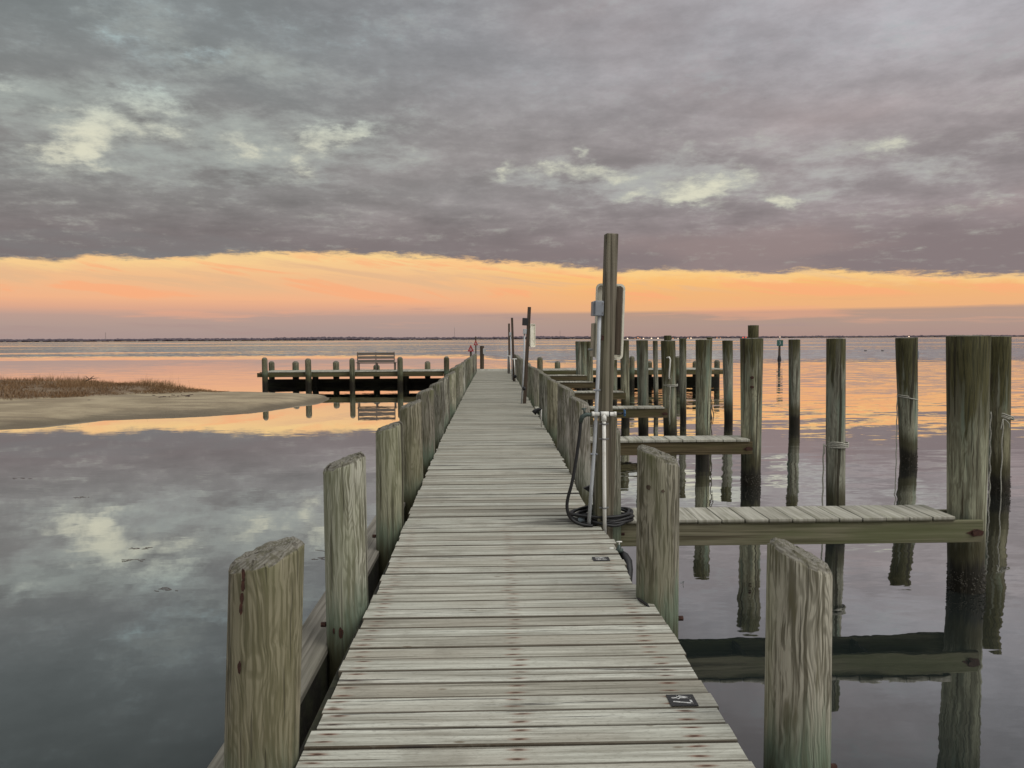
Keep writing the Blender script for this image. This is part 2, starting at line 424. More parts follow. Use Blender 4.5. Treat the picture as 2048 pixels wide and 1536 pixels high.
def mooring(xt, xb, yt, yw, wt, wb, label, seed, group='mooring piles standing in the slips', D=None, cut='flat', mat=None, barn=0, name='mooring_pile'):
    """xt,xb top/base axis px; yt top px; yw waterline px; wt,wb widths px"""
    if D is None: b = on(xb, yw, WZ)
    else: b = at(xb, 760, D); b.z = WZ
    t = at(xt, yt, b.y)
    sc = b.y / F_PX * 1.0
    r0, r1 = wb * sc / 2, wt * sc / 2
    d = t - b; lo = b - d * (1.0 / d.z)
    k = 1.0 / d.z
    mb = pile_mesh(lo, t, r0 - (r1 - r0) * k, r1, cut, seed=seed, rings=22)
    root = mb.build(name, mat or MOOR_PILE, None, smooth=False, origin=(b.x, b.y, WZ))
    shade(root)
    kx = random.uniform(.65, 1.0); root.color = (kx, kx * .96, kx * random.uniform(.8, .95), 1)
    if seed == 21: root.color = (.62, .56, .44, 1)
    if label: tag(root, label, 'mooring pile', group)
    if barn: barnacles(b, r0 * 1.01, root, barn, seed)
    return root, b, t, r0, r1

def shade(o):
    me = o.data
    me.polygons.foreach_set('use_smooth', [abs(p.normal.z) < .5 for p in me.polygons]); me.update()

# ------------------------------------------------------------------ the pier
pier = empty('pier', (0, 0, 0), 'long straight pier of weathered grey boards between two rows of round piles', 'pier')

def interp(tab, v):
    if v <= tab[0][0]: return tab[0][1]
    for (a, b), (c, d) in zip(tab, tab[1:]):
        if v <= c: return b + (d - b) * (v - a) / (c - a)
    return tab[-1][1]
LEFT = [(2, -.765), (4.7, -.775), (6.8, -.80), (9.5, -.84), (13, -.87), (25, -.88), (41, -.84)]
RIGHT = [(2, .995), (4.0, .99), (4.86, .985), (4.87, .93), (5.6, .955), (6.55, .955), (6.62, .90), (7.0, .88), (9, .93), (13, .955), (41, .965)]
mb = MB(); rnd = random.Random(3)
P = .145; nb = int((40.5 + 1.4) / P); k0 = -9
for i in range(nb):
    y0 = (k0 + i) * P; yc = y0 + P / 2
    gap = rnd.choice((.005, .007, .008, .010)) if rnd.random() < .85 else .015
    w = P - gap
    xl = interp(LEFT, yc) + rnd.uniform(-.012, .012); xr = interp(RIGHT, yc) + rnd.uniform(-.012, .012)
    if rnd.random() < .05: xr += .03
    if abs(yc - 3.6) < .2: pass
    z0 = rnd.uniform(-.004, .004); tl = rnd.uniform(-.0015, .0015); cup = rnd.uniform(-.002, .002); sk = rnd.uniform(-.002, .002)
    col = (rnd.random(), rnd.random() ** .8, rnd.random(), 1)
    ns = 14 if yc < 12 else 6
    prof = [(-w/2, -.036), (-w/2, -.004), (-w/2 + .004, 0), (0, cup), (w/2 - .004, 0), (w/2, -.004), (w/2, -.036)]
    b = len(mb.v)
    for s_ in range(ns + 1):
        t = s_ / ns; x = xl + (xr - xl) * t
        wv = mn.noise(Vector((x * 1.3, i * 7.1, 0))) * .0028
        wv2 = mn.noise(Vector((x * 1.3, i * 7.1, 9))) * .0028
        for j, (py, pz) in enumerate(prof):
            e = wv if j <= 2 else (wv2 if j >= 4 else 0)
            if j == 3: px_, pz_ = 0, pz
            mb.v.append(Vector((x, yc + py + e + sk * (t - .5), pz + z0 + tl * (t - .5) * 2 + mn.noise(Vector((x * .8, i * 3.3, 4))) * .0015)))
    m7 = 7
    for s_ in range(ns):
        for j in range(m7):
            j2 = (j + 1) % m7
            mb.face([b + s_*m7 + j, b + (s_+1)*m7 + j, b + (s_+1)*m7 + j2, b + s_*m7 + j2][::-1] if False else [b + s_*m7 + j, b + (s_+1)*m7 + j, b + (s_+1)*m7 + j2, b + s_*m7 + j2], col)
    mb.face([b + j for j in range(m7)], col); mb.face([b + ns*m7 + j for j in range(m7)][::-1], col)
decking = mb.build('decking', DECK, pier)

for xs in (-.70, .10, .84):
    s = MB(); s.cbox((xs, 19.5, -.039 - .115), (.05, 42, .22), .004); s.build('stringer', BEAM_Y, pier)
# broad wale board outside the left pile row
s = MB()
y = -1.2
for yb in (3.6, 8.4, 13.2, 18, 22.8, 27.6, 32.4, 37.2, 40.2):
    s.cbox((-1.165, (y + yb) / 2, -.27 + random.uniform(-.003, .003)), (.25, yb - y - .006, .045), .005); y = yb
s.build('wale_board', WALE, pier)
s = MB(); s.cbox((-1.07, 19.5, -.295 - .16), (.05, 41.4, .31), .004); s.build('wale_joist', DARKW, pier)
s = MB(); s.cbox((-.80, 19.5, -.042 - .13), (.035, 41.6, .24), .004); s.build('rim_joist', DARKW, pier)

PL = [(3.02, -.955, .145, .785), (4.78, -.93, .131, .87), (6.95, -.955, .123, .84), (9.05, -.975, .132, .865), (11.3, -1.0, .13, .87), (13.5, -1.01, .128, .85)]
y = 15.7
while y < 40.4: PL.append((y, -1.01 + random.uniform(-.02, .02), random.uniform(.118, .135), random.uniform(.82, .89))); y += 2.22
PR = [(3.08, 1.252, .127, .735), (4.80, 1.035, .131, .895), (6.93, 1.03, .125, .83), (9.35, 1.06, .125, .87), (11.6, 1.09, .13, .88), (13.9, 1.10, .128, .86)]
y = 16.2
while y < 40.4: PR.append((y, 1.09 + random.uniform(-.02, .02), random.uniform(.118, .135), random.uniform(.80, .88))); y += 2.25
lean = {0: (.028, 0), 1: (.0, 0)}
for side, rows in ((-1, PL), (1, PR)):
    for i, (yy, xx, r, h) in enumerate(rows):
        lx = random.uniform(-.012, .012) if i > 1 else (.055 if (side < 0 and i == 0) else 0)
        zb = WZ - 1.0
        tx = xx + lx * 1.0; bx = xx - lx * 1.2
        seg = 40 if i < 4 else 24
        tilt = random.uniform(.34, .5)
        if side < 0 and i == 0: tilt = .29
        if side > 0 and i == 0: tilt = .50
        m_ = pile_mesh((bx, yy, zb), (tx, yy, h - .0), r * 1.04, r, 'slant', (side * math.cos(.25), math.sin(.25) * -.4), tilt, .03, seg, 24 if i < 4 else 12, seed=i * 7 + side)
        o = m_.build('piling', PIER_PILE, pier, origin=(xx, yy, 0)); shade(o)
        kx = random.choice((.58, .72, .85, 1., 1.12)) * random.uniform(.95, 1.05); o.color = (kx, kx * random.uniform(.94, 1.0), kx * random.uniform(.86, 1.0), 1)
        if i < 2: o.color = {(-1, 0): (.86, .79, .68, 1), (-1, 1): (1.1, 1.08, 1.05, 1), (1, 0): (1.08, 1.05, 1., 1), (1, 1): (.95, .94, .9, 1)}[(side, i)]
        if side < 0 and i == 0:
            o['label'] = 'brown foreground pile with long rusty split'
        if side < 0 and i == 1:
            o['label'] = 'pale grained pile with green bloom and dark knot at deck level'
        # bolt head facing the wale side
        if i < 7:
            bt = MB(); bt.tube([(xx - side * 0 + side * (r + .0), yy - .02, -.13), (xx + side * (r + .03), yy - .02, -.13)], .016, 6); bt.build('bolt', RUST, o)
# cross caps under the deck
for i, (yy, xx, r, h) in enumerate(PL):
    if i % 1 == 0:
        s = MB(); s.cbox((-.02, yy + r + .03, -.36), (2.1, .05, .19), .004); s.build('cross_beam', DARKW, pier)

# knot and rust on near left piles
def blotch(c, nrm, w, h, mat, parent, name, seed=0):
    rnd = random.Random(seed); mb = MB(); nrm = Vector(nrm).normalized(); u = Vector((0, 0, 1)).cross(nrm).normalized(); up = Vector((0, 0, 1))
    pts = []
    for k in range(14):
        an = 2 * math.pi * k / 14; q = rnd.uniform(.75, 1.15)
        pts.append(Vector(c) + u * math.cos(an) * w / 2 * q + up * math.sin(an) * h / 2 * q)
    b = len(mb.v); mb.v += pts; mb.v += [p_ + nrm * .004 for p_ in pts]
    mb.face([b + 14 + k for k in range(14)])
    for k in range(14): mb.face([b + k, b + (k+1) % 14, b + 14 + (k+1) % 14, b + 14 + k])
    return mb.build(name, mat, parent)

def on_pile(px, py, side, k, w, h, name, mat, seed):
    yy, xx, r, hh_ = (PL if side < 0 else PR)[k]
    Y = yy - r
    for _ in range(4):
        p_ = at(px, py, Y); q_ = max(-1, min(1, (p_.x - xx) / r)); Y = yy - r * math.sqrt(1 - q_ * q_)
    nr = Vector((p_.x - xx, Y - yy, 0)).normalized()
    par = [o for o in pier.children if o.name.startswith('piling') and abs(o.location.x - xx) < .01 and abs(o.location.y - yy) < .01][0]
    o = blotch(p_ - nr * .001, nr, w, h, mat, par, name, seed); return o
on_pile(682, 1266, -1, 1, .028, .075, 'knot', RUST, 2)
on_pile(668, 1262, -1, 1, .014, .045, 'knot', RUST, 4)
for k_, (qx, qy) in enumerate(((487, 1150), (486, 1172), (484, 1196), (482, 1218), (479, 1335))):
    on_pile(qx, qy, -1, 0, .014, .05, 'rust_patch', RUST, 10 + k_)
on_pile(1297, 975, 1, 1, .03, .035, 'knot', POLE_D, 21)
on_pile(1326, 982, 1, 1, .02, .02, 'knot', POLE_D, 22)
on_pile(1552, 1100, 1, 0, .022, .03, 'knot', POLE_D, 23)
# ------------------------------------------------------------------ number plates on the deck
def digit_paths(ch):
    # strokes in a 0..1 (right) x 0..1 (up) box
    return {'4': [[(.72, 0), (.72, 1), (.08, .34), (1, .34)]],
            '7': [[(.05, 1), (.95, 1), (.35, 0)]],
            '8': [[(.5, .53), (.14, .66), (.14, .88), (.5, 1), (.86, .88), (.86, .66), (.5, .53), (.1, .38), (.1, .12), (.5, 0), (.9, .12), (.9, .38), (.5, .53)]],
            '3': [[(.1, .95), (.8, 1), (.85, .7), (.4, .55), (.9, .4), (.8, .05), (.1, .05)]],
            '2': [[(.1, .8), (.5, 1), (.9, .8), (.85, .55), (.1, 0), (.95, 0)]]}[ch]

def glyphs(text, O, right, up, w, h, gap, th, thick=.0015):
    """flat raised strokes; O = lower-left corner"""
    mb = MB(); right = Vector(right); up = Vector(up); nr = right.cross(up).normalized()
    for i, ch in enumerate(text):
        o = Vector(O) + right * i * (w + gap)
        for path in digit_paths(ch):
            for (a, b), (c, d) in zip(path, path[1:]):
                p = o + right * a * w + up * b * h; q = o + right * c * w + up * d * h
                t = (q - p).normalized(); s = t.cross(nr) * th / 2; e = t * th * .4
                bb = len(mb.v)
                for k in (p - e - s, p - e + s, q + e + s, q + e - s): mb.v.append(k)
                for k in (p - e - s, p - e + s, q + e + s, q + e - s): mb.v.append(k + nr * thick)
                mb.face([bb+4, bb+5, bb+6, bb+7][::-1]); mb.face([bb, bb+1, bb+2, bb+3])
                for j in range(4): mb.face([bb + j, bb + (j+1) % 4, bb + 4 + (j+1) % 4, bb + 4 + j])
    return mb

def plate(px0, py, w, d, text, label, worn):
    c = on(px0, py, .006); r_ = empty('number_plate', (c.x, c.y, .004), label, 'number plate', 'slip number plates on the deck')
    s = MB(); s.cbox((c.x, c.y, .0055), (w, d, .003), .0008); s.build('plate', BLACK, r_)
    g = glyphs(text, (c.x - w * .32, c.y + d * .36, .0074), (0, -1, 0), (1, 0, 0), d * .27, w * .62, d * .16, .010)
    g.build('number', WHITEP, r_)
    return r_
plate(1364, 1400, .125, .108, '47', 'small black plate reading 47 screwed to the near right edge of the pier', 0)
plate(1202, 1117.5, .125, .098, '48', 'worn black plate reading 48 by the foot of the power post', 1)

# ------------------------------------------------------------------ finger piers
def finger(Yf, depth, px_end, lift, label, px_dk=None, pile=None, near=False, x0=1.17):
    xe = at(px_end, 760, Yf).x
    xd = at(px_dk, 760, Yf).x if px_dk else xe - .22
    root = empty('finger_pier', (x0, Yf, lift), label, 'finger pier', 'finger piers off the right side')
    s = MB(); P2 = .217; n = int((xd - x0) / P2) + 1; rnd = random.Random(int(Yf * 10))
    for i in range(n):
        xa = xd - i * P2
        z = lift - .019 + rnd.uniform(-.002, .002)
        # boards run across the finger; own tint
        b0 = len(s.v)
        s.cbox((xa - P2 / 2, Yf + depth / 2 + rnd.uniform(-.006, .006), z), (P2 - rnd.choice((.006, .008, .012)), depth, .038), .004,
               Matrix.Rotation(rnd.uniform(-.004, .004), 3, 'Z'), (rnd.random(), rnd.random(), rnd.random(), 1))
    s.build('decking', FDECK, root)
    for k, yy in enumerate((Yf + .045, Yf + depth - .045)):
        s = MB(); s.cbox(((x0 - .1 + xe) / 2, yy, lift - .0385 - .105), (xe - x0 + .1, .045, .205), .004); o = s.build('beam', BEAM, root); o.color = (1, 1, 1, 1) if Yf < 10 else (.62, .52, .42, 1)
        if k == 0 and Yf < 20:
            bm_ = MB(); bm_.tube([(xe - .09, yy - .023, lift - .15), (xe - .09, yy - .045, lift - .15)], .022, 8)
            bm_.build('bolt', RUST, o)
            blotch((xe - .07, yy - .0228, lift - .155), (0, -1, 0), .17, .065, RUST, o, 'rust_stain', 3)
    for q in (.35, .7):
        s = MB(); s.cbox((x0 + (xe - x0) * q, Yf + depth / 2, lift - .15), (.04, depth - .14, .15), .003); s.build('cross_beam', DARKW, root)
    if pile:
        xt, xb, yt, wt, wb, Yp, barn = pile; near_ = Yp < 8
        b = at(xb, 760, Yp); b.z = WZ; t = at(xt, yt, Yp); sc = Yp / F_PX
        r0, r1 = wb * sc / 2, wt * sc / 2; d = t - b; k = 1. / d.z
        mb_ = pile_mesh(b - d * k, t, r0 - (r1 - r0) * k, r1, 'flat', seed=int(Yf * 3), rings=22)
        o = mb_.build('piling', MOOR_PILE, root, origin=(b.x, b.y, WZ)); shade(o)
        o.color = (1.12, 1.1, .98, 1) if near_ else (.95, .9, .78, 1)
        if barn: barnacles(b, r0 * 1.01, o, barn, 5)
        return root, o, b, t, r0, r1
    return root

def finger_deck_mat():
    m, T, p, out = newmat('finger_deck_board')
    tc = T.n('ShaderNodeTexCoord').outputs['Object']; x, y, z = T.sep(tc)
    tr, tg, tb = T.sep(T.n('ShaderNodeAttribute', attribute_name='tint').outputs['Color']); off = T.mul(tr, 37.)
    g1 = T.noise(T.comb(T.mul(x, 30.), T.mul(y, 1.3), off), 1., 6, .62, .25)
    g2 = T.noise(T.comb(T.mul(x, 9.), T.mul(y, 2.), off), 1., 3, .6)
    c = T.mix(T.ss(g1, .3, .7), (.22, .21, .175, 1), (.43, .42, .37, 1))
    c = T.mix(T.ss(g2, .5, .7, 0, .4), c, (.20, .20, .14, 1))
    c = T.mix(1., c, T.ramp(tg, [(0, (.8, .79, .76)), (1, (1.08, 1.08, 1.05))]), 'MULTIPLY')
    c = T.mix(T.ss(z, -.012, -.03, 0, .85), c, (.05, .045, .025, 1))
    T.put(p.inputs['Base Color'], c); p.inputs['Roughness'].default_value = .8; p.inputs['Specular IOR Level'].default_value = .3
    b = T.n('ShaderNodeBump'); b.inputs['Strength'].default_value = .6; b.inputs['Distance'].default_value = .004
    T.put(b.inputs['Height'], g1); T.L.new(b.outputs[0], p.inputs['Normal'])
    return m
FDECK = finger_deck_mat()

finger(6.88, .52, 1979, .0, 'nearest finger pier, wide boards on a thick beam bolted to the stoutest pile', 1921, (1937, 1944, 673, 81, 67, 7.16, 420))
finger(12.15, .52, 1508, .03, 'second nearest finger pier, ending in a rusty bolted beam before a mossy pile', 1502, (1503, 1504, 677.5, 45, 38, 12.45, 300))
finger(17.9, .5, 1336, .035, 'third finger pier out, just above the tee of the white water pipe', 1330, (1336, 1342, 682, 29, 26, 18.2, 80))
finger(23.4, .5, 1252, .03, 'fourth finger pier out, passing behind the cream cabinet post', 1248, (1249, 1251, 681, 18, 17, 23.7, 0))
finger(29.0, .5, 1190, .03, 'fifth finger pier out, dark beam ending at a thin mossy pile', 1186, (1179, 1181, 683, 12.5, 11, 29.3, 0))
finger(34.3, .5, 1176, .03, 'sixth and farthest finger pier, next to the pier head', 1173, (1168, 1169, 683, 12, 10.5, 34.6, 0))

# ------------------------------------------------------------------ mooring piles
mooring(1998.5, 1998.5, 673.5, 986, 42, 38, 'mooring pile tied with a slack white line beside the stoutest pile', 21, barn=200)
pc = mooring(1813, 1817, 676.5, 925, 41, 32, 'mooring pile narrowing downward with a thin rope loop and green middle', 22, barn=120)
pd = mooring(1671.5, 1671.5, 678, 1054, 37, 37, 'mooring pile with a thick white rope wrapped round its middle', 23, barn=60)
mooring(1588.5, 1588.5, 679.5, 849, 23, 21, 'slender dark mossy pile standing alone right of the green channel sign', 24)
mooring(1506.5, 1506.5, 651, 0, 21, 19, 'tall pile peering above the others behind the second finger pier', 25, D=20.5)
mooring(1455, 1457, 681.5, 841, 21, 17, 'short slim pile with a black tide band left of the second finger pile', 26)
mooring(1407, 1405, 680, 918, 31, 27, 'pale green bottomed pile behind the second finger pier, hanging rope at its right', 27)
mooring(1419, 1417, 675, 0, 11, 10, 'thin pile just showing behind the right edge of the pale green bottomed pile', 28, D=27)
mooring(1335.5, 1337, 671.5, 0, 15, 13, 'square topped pile peeping above the pile with the white handle', 29, D=26)
mooring(1365.5, 1367, 677.5, 0, 14, 12.5, 'thin leaning pile right of the pile with the white handle', 30, D=23.4)
mooring(1310.5, 1312.5, 682, 813, 10, 9, 'thinnest pile, between the two wide piles left of the white handle', 31)
mooring(1284.5, 1287.5, 681, 0, 23.5, 20, 'wide topped pile just right of the cream cabinet, above the water pipe', 32, D=18.9)
mooring(1228, 1229, 682, 0, 12, 11, 'pile almost hidden behind the power post', 33, D=27)
mooring(1156.5, 1158.5, 683, 0, 12, 10.5, 'leftmost pile of the tight trio left of the power post', 34, D=35.2)
o_, b_, t_, r0_, r1_ = mooring(1831, 1831, 675, 746, 9, 8, 'distant pile with a small grey box peeping out behind the rope looped pile', 35)
s = MB(); c = at(1833, 709, b_.y - .25); s.cbox(c, (.28, .16, .5), .02); s.build('box', GREYBOX, o_)

# ------------------------------------------------------------------ ropes and fittings
def wrap(c, r, z0, turns, pitch, rad, a0=0., tilt=0.):
    n = int(turns * 26); return [Vector((c.x + math.cos(a0 + 2*math.pi*i/26) * r, c.y + math.sin(a0 + 2*math.pi*i/26) * r, z0 + pitch * i / 26 + tilt * math.cos(a0 + 2*math.pi*i/26) + .25 * rad * math.sin(i * 1.7))) for i in range(n + 1)]
def hang(p, q, sag=.02, n=14, j=.002, seed=0):
    rnd = random.Random(seed); p = Vector(p); q = Vector(q)
    return [p.lerp(q, i / n) + Vector((math.sin(i * 1.3) * j, 0, 0)) - Vector((0, 0, sag * math.sin(math.pi * i / n))) for i in range(n + 1)]

def rope(name_pts, rad, label, mat=ROPE, seg=7, group='ropes on the piles'):
    s = MB()
    for pts in name_pts: s.tube(pts, rad, seg)
    o = s.build('mooring_rope', mat, None, True, origin=name_pts[0][0]); tag(o, label, 'rope', group); return o
# thick white wrap on pile D
Y = pd[1].y; c = pd[1].copy(); rp = pd[3] + .008; zr = at(1671, 889, Y).z
side = at(1648, 889, Y); side.y = Y - .02
rope([wrap(c, rp + .005, zr - .03, 3.3, .022, .01, math.pi), hang((c.x - rp, Y, zr), (side.x, Y, zr - .01), .01), hang((side.x, Y, zr), (side.x + .006, Y, zr - .12), 0), hang((side.x - .004, Y, zr + .01), (side.x - .006, Y, WZ - .2), 0, 24, .005)], .0095,
     'thick white rope wound round a mooring pile with its end hanging to the water')
# loop on C
Y = pc[1].y; c = (pc[1] + pc[2]) / 2; zr = at(1815, 797, Y).z; rp = (pc[3] + pc[4]) / 2 + .006; sx = at(1794.5, 790, Y).x
rope([wrap(c, rp, zr, 1.2, .03, .01, math.pi, -.04), hang((c.x - rp, Y, zr + .05), (sx, Y, zr + .07), 0), hang((sx, Y, zr + .07), (sx + .01, Y, WZ - .2), 0, 24, .006)], .010,
     'thin pale rope looped on the narrowing pile with a dark end dangling', ROPE)
# line on B
bB = on(1998.5, 986, WZ); zr = at(1998, 832, bB.y).z; rp = 38 * bB.y / F_PX / 2 + .012; sx = at(1977.5, 826, bB.y).x
rope([wrap(bB, rp + .004, zr, 1.3, -.02, .01, math.pi, -.05), wrap(bB, rp + .004, zr + .02, 1.1, .01, .01, math.pi, -.06), hang((bB.x - rp, bB.y, zr + .05), (sx, bB.y, zr + .08), 0), hang((sx, bB.y - .05, zr + .07), (sx + .02, bB.y - .05, WZ - .2), 0, 26, .01)], .010,
     'slack white line round the pile beside the stoutest pile, with a dark tail')
a_ = at(2006, 838, bB.y - rp - .02)
rope([hang(a_, a_ + Vector((.0, 0, -1.2)), 0, 12, .008), hang(a_, a_ + Vector((-.03, 0, -.16)), 0, 5, 0), [a_, a_ + Vector((.05, 0, -.02)), a_ + Vector((.1, 0, -.08)), a_ + Vector((.1, 0, -.14))]], .008,
     'white knotted rope end dangling down the front of the pile at the far right', ROPE)
# line right of H
p_ = at(1423, 800, 15.3)
rope([hang(p_ + Vector((-.08, 0, .02)), p_, 0, 4, 0), hang(p_, (p_.x + .01, p_.y, WZ - .1), 0, 20, .012), [p_ + Vector((.0, 0, -.1)), p_ + Vector((.05, 0, -.3)), p_ + Vector((.03, 0, -.5)), p_ + Vector((-.02, 0, -.3)), p_ + Vector((0, 0, -.1))]], .010,
     'weathered line hanging to the water right of the pale green bottomed pile', ROPED)
# on I: loop, hanging white line and the white handle
Yp = 18.2; c = at(1340, 772, Yp); r_ = 27.5 * Yp / F_PX / 2 + .008
rope([wrap(c, r_ + .006, c.z, 1.4, .03, .01, math.pi * 1.3), hang((c.x - .04, Yp - r_ - .012, c.z - .0), tuple(at(1339, 850, Yp - r_ - .02)), 0, 12, .006)], .011,
     'white line tied round the pile that carries the white handle')
h0 = at(1337, 715, Yp - r_ - .005); h1 = at(1336, 757, Yp - r_ - .005)
s = MB(); s.tube([h0 + Vector((-.03, .1, -.01)), h0 + Vector((-.03, -.04, 0)), h0 + Vector((.0, -.09, .01)), h0 + Vector((.02, -.1, -.05)), h1 + Vector((0, -.1, .04)), h1 + Vector((.02, -.08, .0)), h1 + Vector((.03, .1, -.005))], .017, 8)
tag(s.build('grab_handle', WHITE, None, True, origin=h0), 'white bent grab handle fixed upright on a mossy pile', 'handle')
# hook bolts on F
for py, lb in ((755, 'upper dark bolt on the face of the second finger pile'), (774, 'lower dark bolt on the face of the second finger pile')):
    c = at(1504, py, 12.45 - .182); s = MB(); s.tube([c + Vector((0, .05, 0)), c + Vector((0, -.035, 0))], .022, 8)
    tag(s.build('bolt_head', RUST, None, origin=c), lb, 'bolt', 'bolts on the pile')
# little cleat hook on the second right pile
c = at(1361, 1166, 4.80); s = MB(); s.tube([c, c + Vector((.012, 0, .004)), c + Vector((.022, 0, .01))], .004, 6); s.tube([c + Vector((.018, 0, .01)), c + Vector((.016, 0, -.012)), c + Vector((.020, 0, -.03))], .002, 5)
tag(s.build('screw_hook', STEEL, None, origin=c), 'tiny hook with a string on the side of the second right pier pile', 'hook')
# black strap at the foot of R2
s = MB(); s.tube([on(1276, 1197, .004), on(1284, 1203, .012), on(1294, 1209, .01), on(1305, 1228, -.03)], .008, 6)
tag(s.build('cable_end', BLACKR, None, True, origin=on(1276, 1197, 0)), 'short black cable end at the foot of the second right pier pile', 'cable')

# ------------------------------------------------------------------ power post 1 with cabinet
def lerp(a, b, t): return a + (b - a) * t
Yp = 6.72
pb = at(1203, 1062, Yp); pt = at(1222.5, 468, Yp)
pp = empty('power_post', (pb.x, pb.y, 0), 'tall square timber post with cream cabinet and grey conduit at the right deck edge', 'power post')
ax = (pt - pb).normalized()
rot = Vector((0, 0, 1)).rotation_difference(ax).to_matrix() @ Matrix.Rotation(.12, 3, 'Z')
s = MB(); lo = pb - ax * .25
s.cbox((lo + pt) / 2, (.105, .095, (pt - lo).length), .006, rot); s.build('post', POLE, pp)
# second plank clasped on the far side, showing as a brown edge
q0 = at(1216, 1085, Yp + .075); q1 = at(1222, 830, Yp + .075)
s = MB(); s.cbox((q0 + q1) / 2, (.085, .04, (q1 - q0).length), .004, rot); s.build('back_plank', POLE, pp)
# cabinet: rounded tray behind the post
def rrect(w, h, r, n=6):
    pts = []
    for cx, cz, a0 in ((w/2 - r, h/2 - r, 0), (-w/2 + r, h/2 - r, 90), (-w/2 + r, -h/2 + r, 180), (w/2 - r, -h/2 + r, 270)):
        for k in range(n + 1):
            an = R(a0 + 90 * k / n); pts.append((cx + r * math.cos(an), cz + r * math.sin(an)))
    return pts
def cabinet(cen, w, h, dep, rot3, parent, scale=1., name='cabinet'):
    mb = MB(); prof = [(0, 0), (-.006, .012), (-.016, .018), (-.018, .05), (-.026, .055), (-.026, dep)]
    n = None; rings = []
    for ins, yy in prof:
        pts = rrect(w + 2 * ins, h + 2 * ins, max(.045 + ins * .6, .012)); n = len(pts); rings.append(len(mb.v))
        for x, z in pts: mb.v.append(Vector(cen) + rot3 @ Vector((x, yy, z)))
    for a, b in zip(rings, rings[1:]):
        for k in range(n): mb.face([a + k, a + (k+1) % n, b + (k+1) % n, b + k])
    mb.face([rings[-1] + k for k in range(n)])
    # rolled rim and recessed back toward us
    pts = rrect(w - .035, h - .035, .035); b = len(mb.v)
    for x, z in pts: mb.v.append(Vector(cen) + rot3 @ Vector((x, 0.0, z)))
    for k in range(n): mb.face([rings[0] + k, b + k, b + (k+1) % n, rings[0] + (k+1) % n])
    pts = rrect(w - .045, h - .045, .03); b2 = len(mb.v)
    for x, z in pts: mb.v.append(Vector(cen) + rot3 @ Vector((x, .03, z)))
    for k in range(n): mb.face([b + k, b2 + k, b2 + (k+1) % n, b + (k+1) % n])
    mb.face([b2 + k for k in range(n)][::-1])
    return mb.build(name, CREAM, parent, origin=cen)
cc = at(1219, 643.5, Yp + .13)
rc = rot
cab = cabinet(cc, .262, .675, .11, Vector((0, 0, 1)).rotation_difference(ax).to_matrix(), pp)
s = MB(); c2 = at(1236.5, 642, Yp + .10); s.cbox(c2, (.052, .03, .60), .003, rot); s.build('mounting_board', POLE_D, pp)
# small latch box at the left edge of the cabinet
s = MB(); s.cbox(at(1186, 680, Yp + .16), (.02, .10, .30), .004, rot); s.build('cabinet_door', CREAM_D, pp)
s = MB(); s.tube([at(1188, 699, Yp + .12), at(1176, 699, Yp + .12)], .009, 8); s.build('latch', STEEL, pp)
# grey junction box + conduit
jb = at(1196.5, 617, Yp - .04); s = MB(); s.cbox(jb, (.078, .085, .131), .006, rot)
s.cbox(jb + Vector((-.046, .01, -.002)), (.018, .07, .125), .004, rot)
jo = s.build('junction_box', GREYBOX, pp)
for dz in (-.04, .04):
    s = MB(); s.tube([jb + Vector((.036, -.043, dz)), jb + Vector((.036, -.05, dz))], .006, 6); s.build('screw', STEEL, jo)
cpts = [at(1199, 630, Yp - .045), at(1195.5, 760, Yp - .05), at(1190, 880, Yp - .055), at(1184, 960, Yp - .06), at(1177, 1057, Yp - .06)]
s = MB(); s.tube(cpts, .0165, 12); s.tube([cpts[-1] + Vector((0, 0, .0)), cpts[-1] + Vector((-.002, 0, -.03))], .018, 12); s.build('conduit', GREYPVC, pp, True)
for px, py in ((1193.5, 780), (1188, 908)):
    c = at(px, py, Yp - .052); s = MB(); s.cbox(c, (.06, .04, .014), .003); s.build('clamp', GREYBOX, pp)
s = MB(); c = at(1205.5, 676, Yp - .049); s.cbox(c, (.03, .006, .045), .003); s.build('knot_plate', RUST, pp)

# ------------------------------------------------------------------ white water pipe on the post
Yw = Yp - .085
w0 = at(1208, 828, Yw); w1 = at(1209.5, 1076, Yw)
wp = empty('water_pipe', (w1.x, w1.y, w1.z), 'white plastic water pipe with a tee clipped to the tall timber post', 'water pipe')
s = MB(); s.tube([w0, at(1208.3, 900, Yw), at(1208.8, 980, Yw), w1], .0165, 14); s.build('riser', WHITE, wp, True)
t0 = at(1184, 828, Yw); t1 = at(1232, 828, Yw)
s = MB(); s.tube([t0, t1], .0175, 14)
for px in (1186, 1230): s.tube([at(px - 2.5, 828, Yw), at(px + 2.5, 828, Yw)], .021, 14)
s.tube([at(1200, 828, Yw), at(1218, 828, Yw)], .0225, 14); s.tube([at(1208, 828, Yw), at(1208, 842, Yw)], .0225, 14)
s.build('tee_pipe', WHITE, wp, True)
for py in (848, 878, 1016):
    c = at(1208.5, py, Yw); s = MB(); s.tube([c + Vector((0, 0, -.006)), c + Vector((0, 0, .006))], .0205, 14)
    s.box(c + Vector((0, .02, 0)), (.085, .006, .012)); s.build('clip', STEEL, wp)
for sx in (-.02, .045):
    c = at(1200 if sx < 0 else 1218.5, 828, Yw); s = MB(); s.tube([c + Vector((-.004, 0, 0)), c + Vector((.004, 0, 0))], .024, 12); s.build('band', BLACKR, wp)
f0 = at(1183, 829, Yw); s = MB(); s.tube([f0, at(1172, 829, Yw), at(1164, 834, Yw), at(1161, 845, Yw)], [.016, .019, .021, .018], 12)
s.tube([at(1169, 828, Yw), at(1168, 818, Yw)], .009, 8); s.tube([at(1163, 818, Yw), at(1173, 817, Yw)], .007, 8); s.build('faucet', BRASS, wp, True)
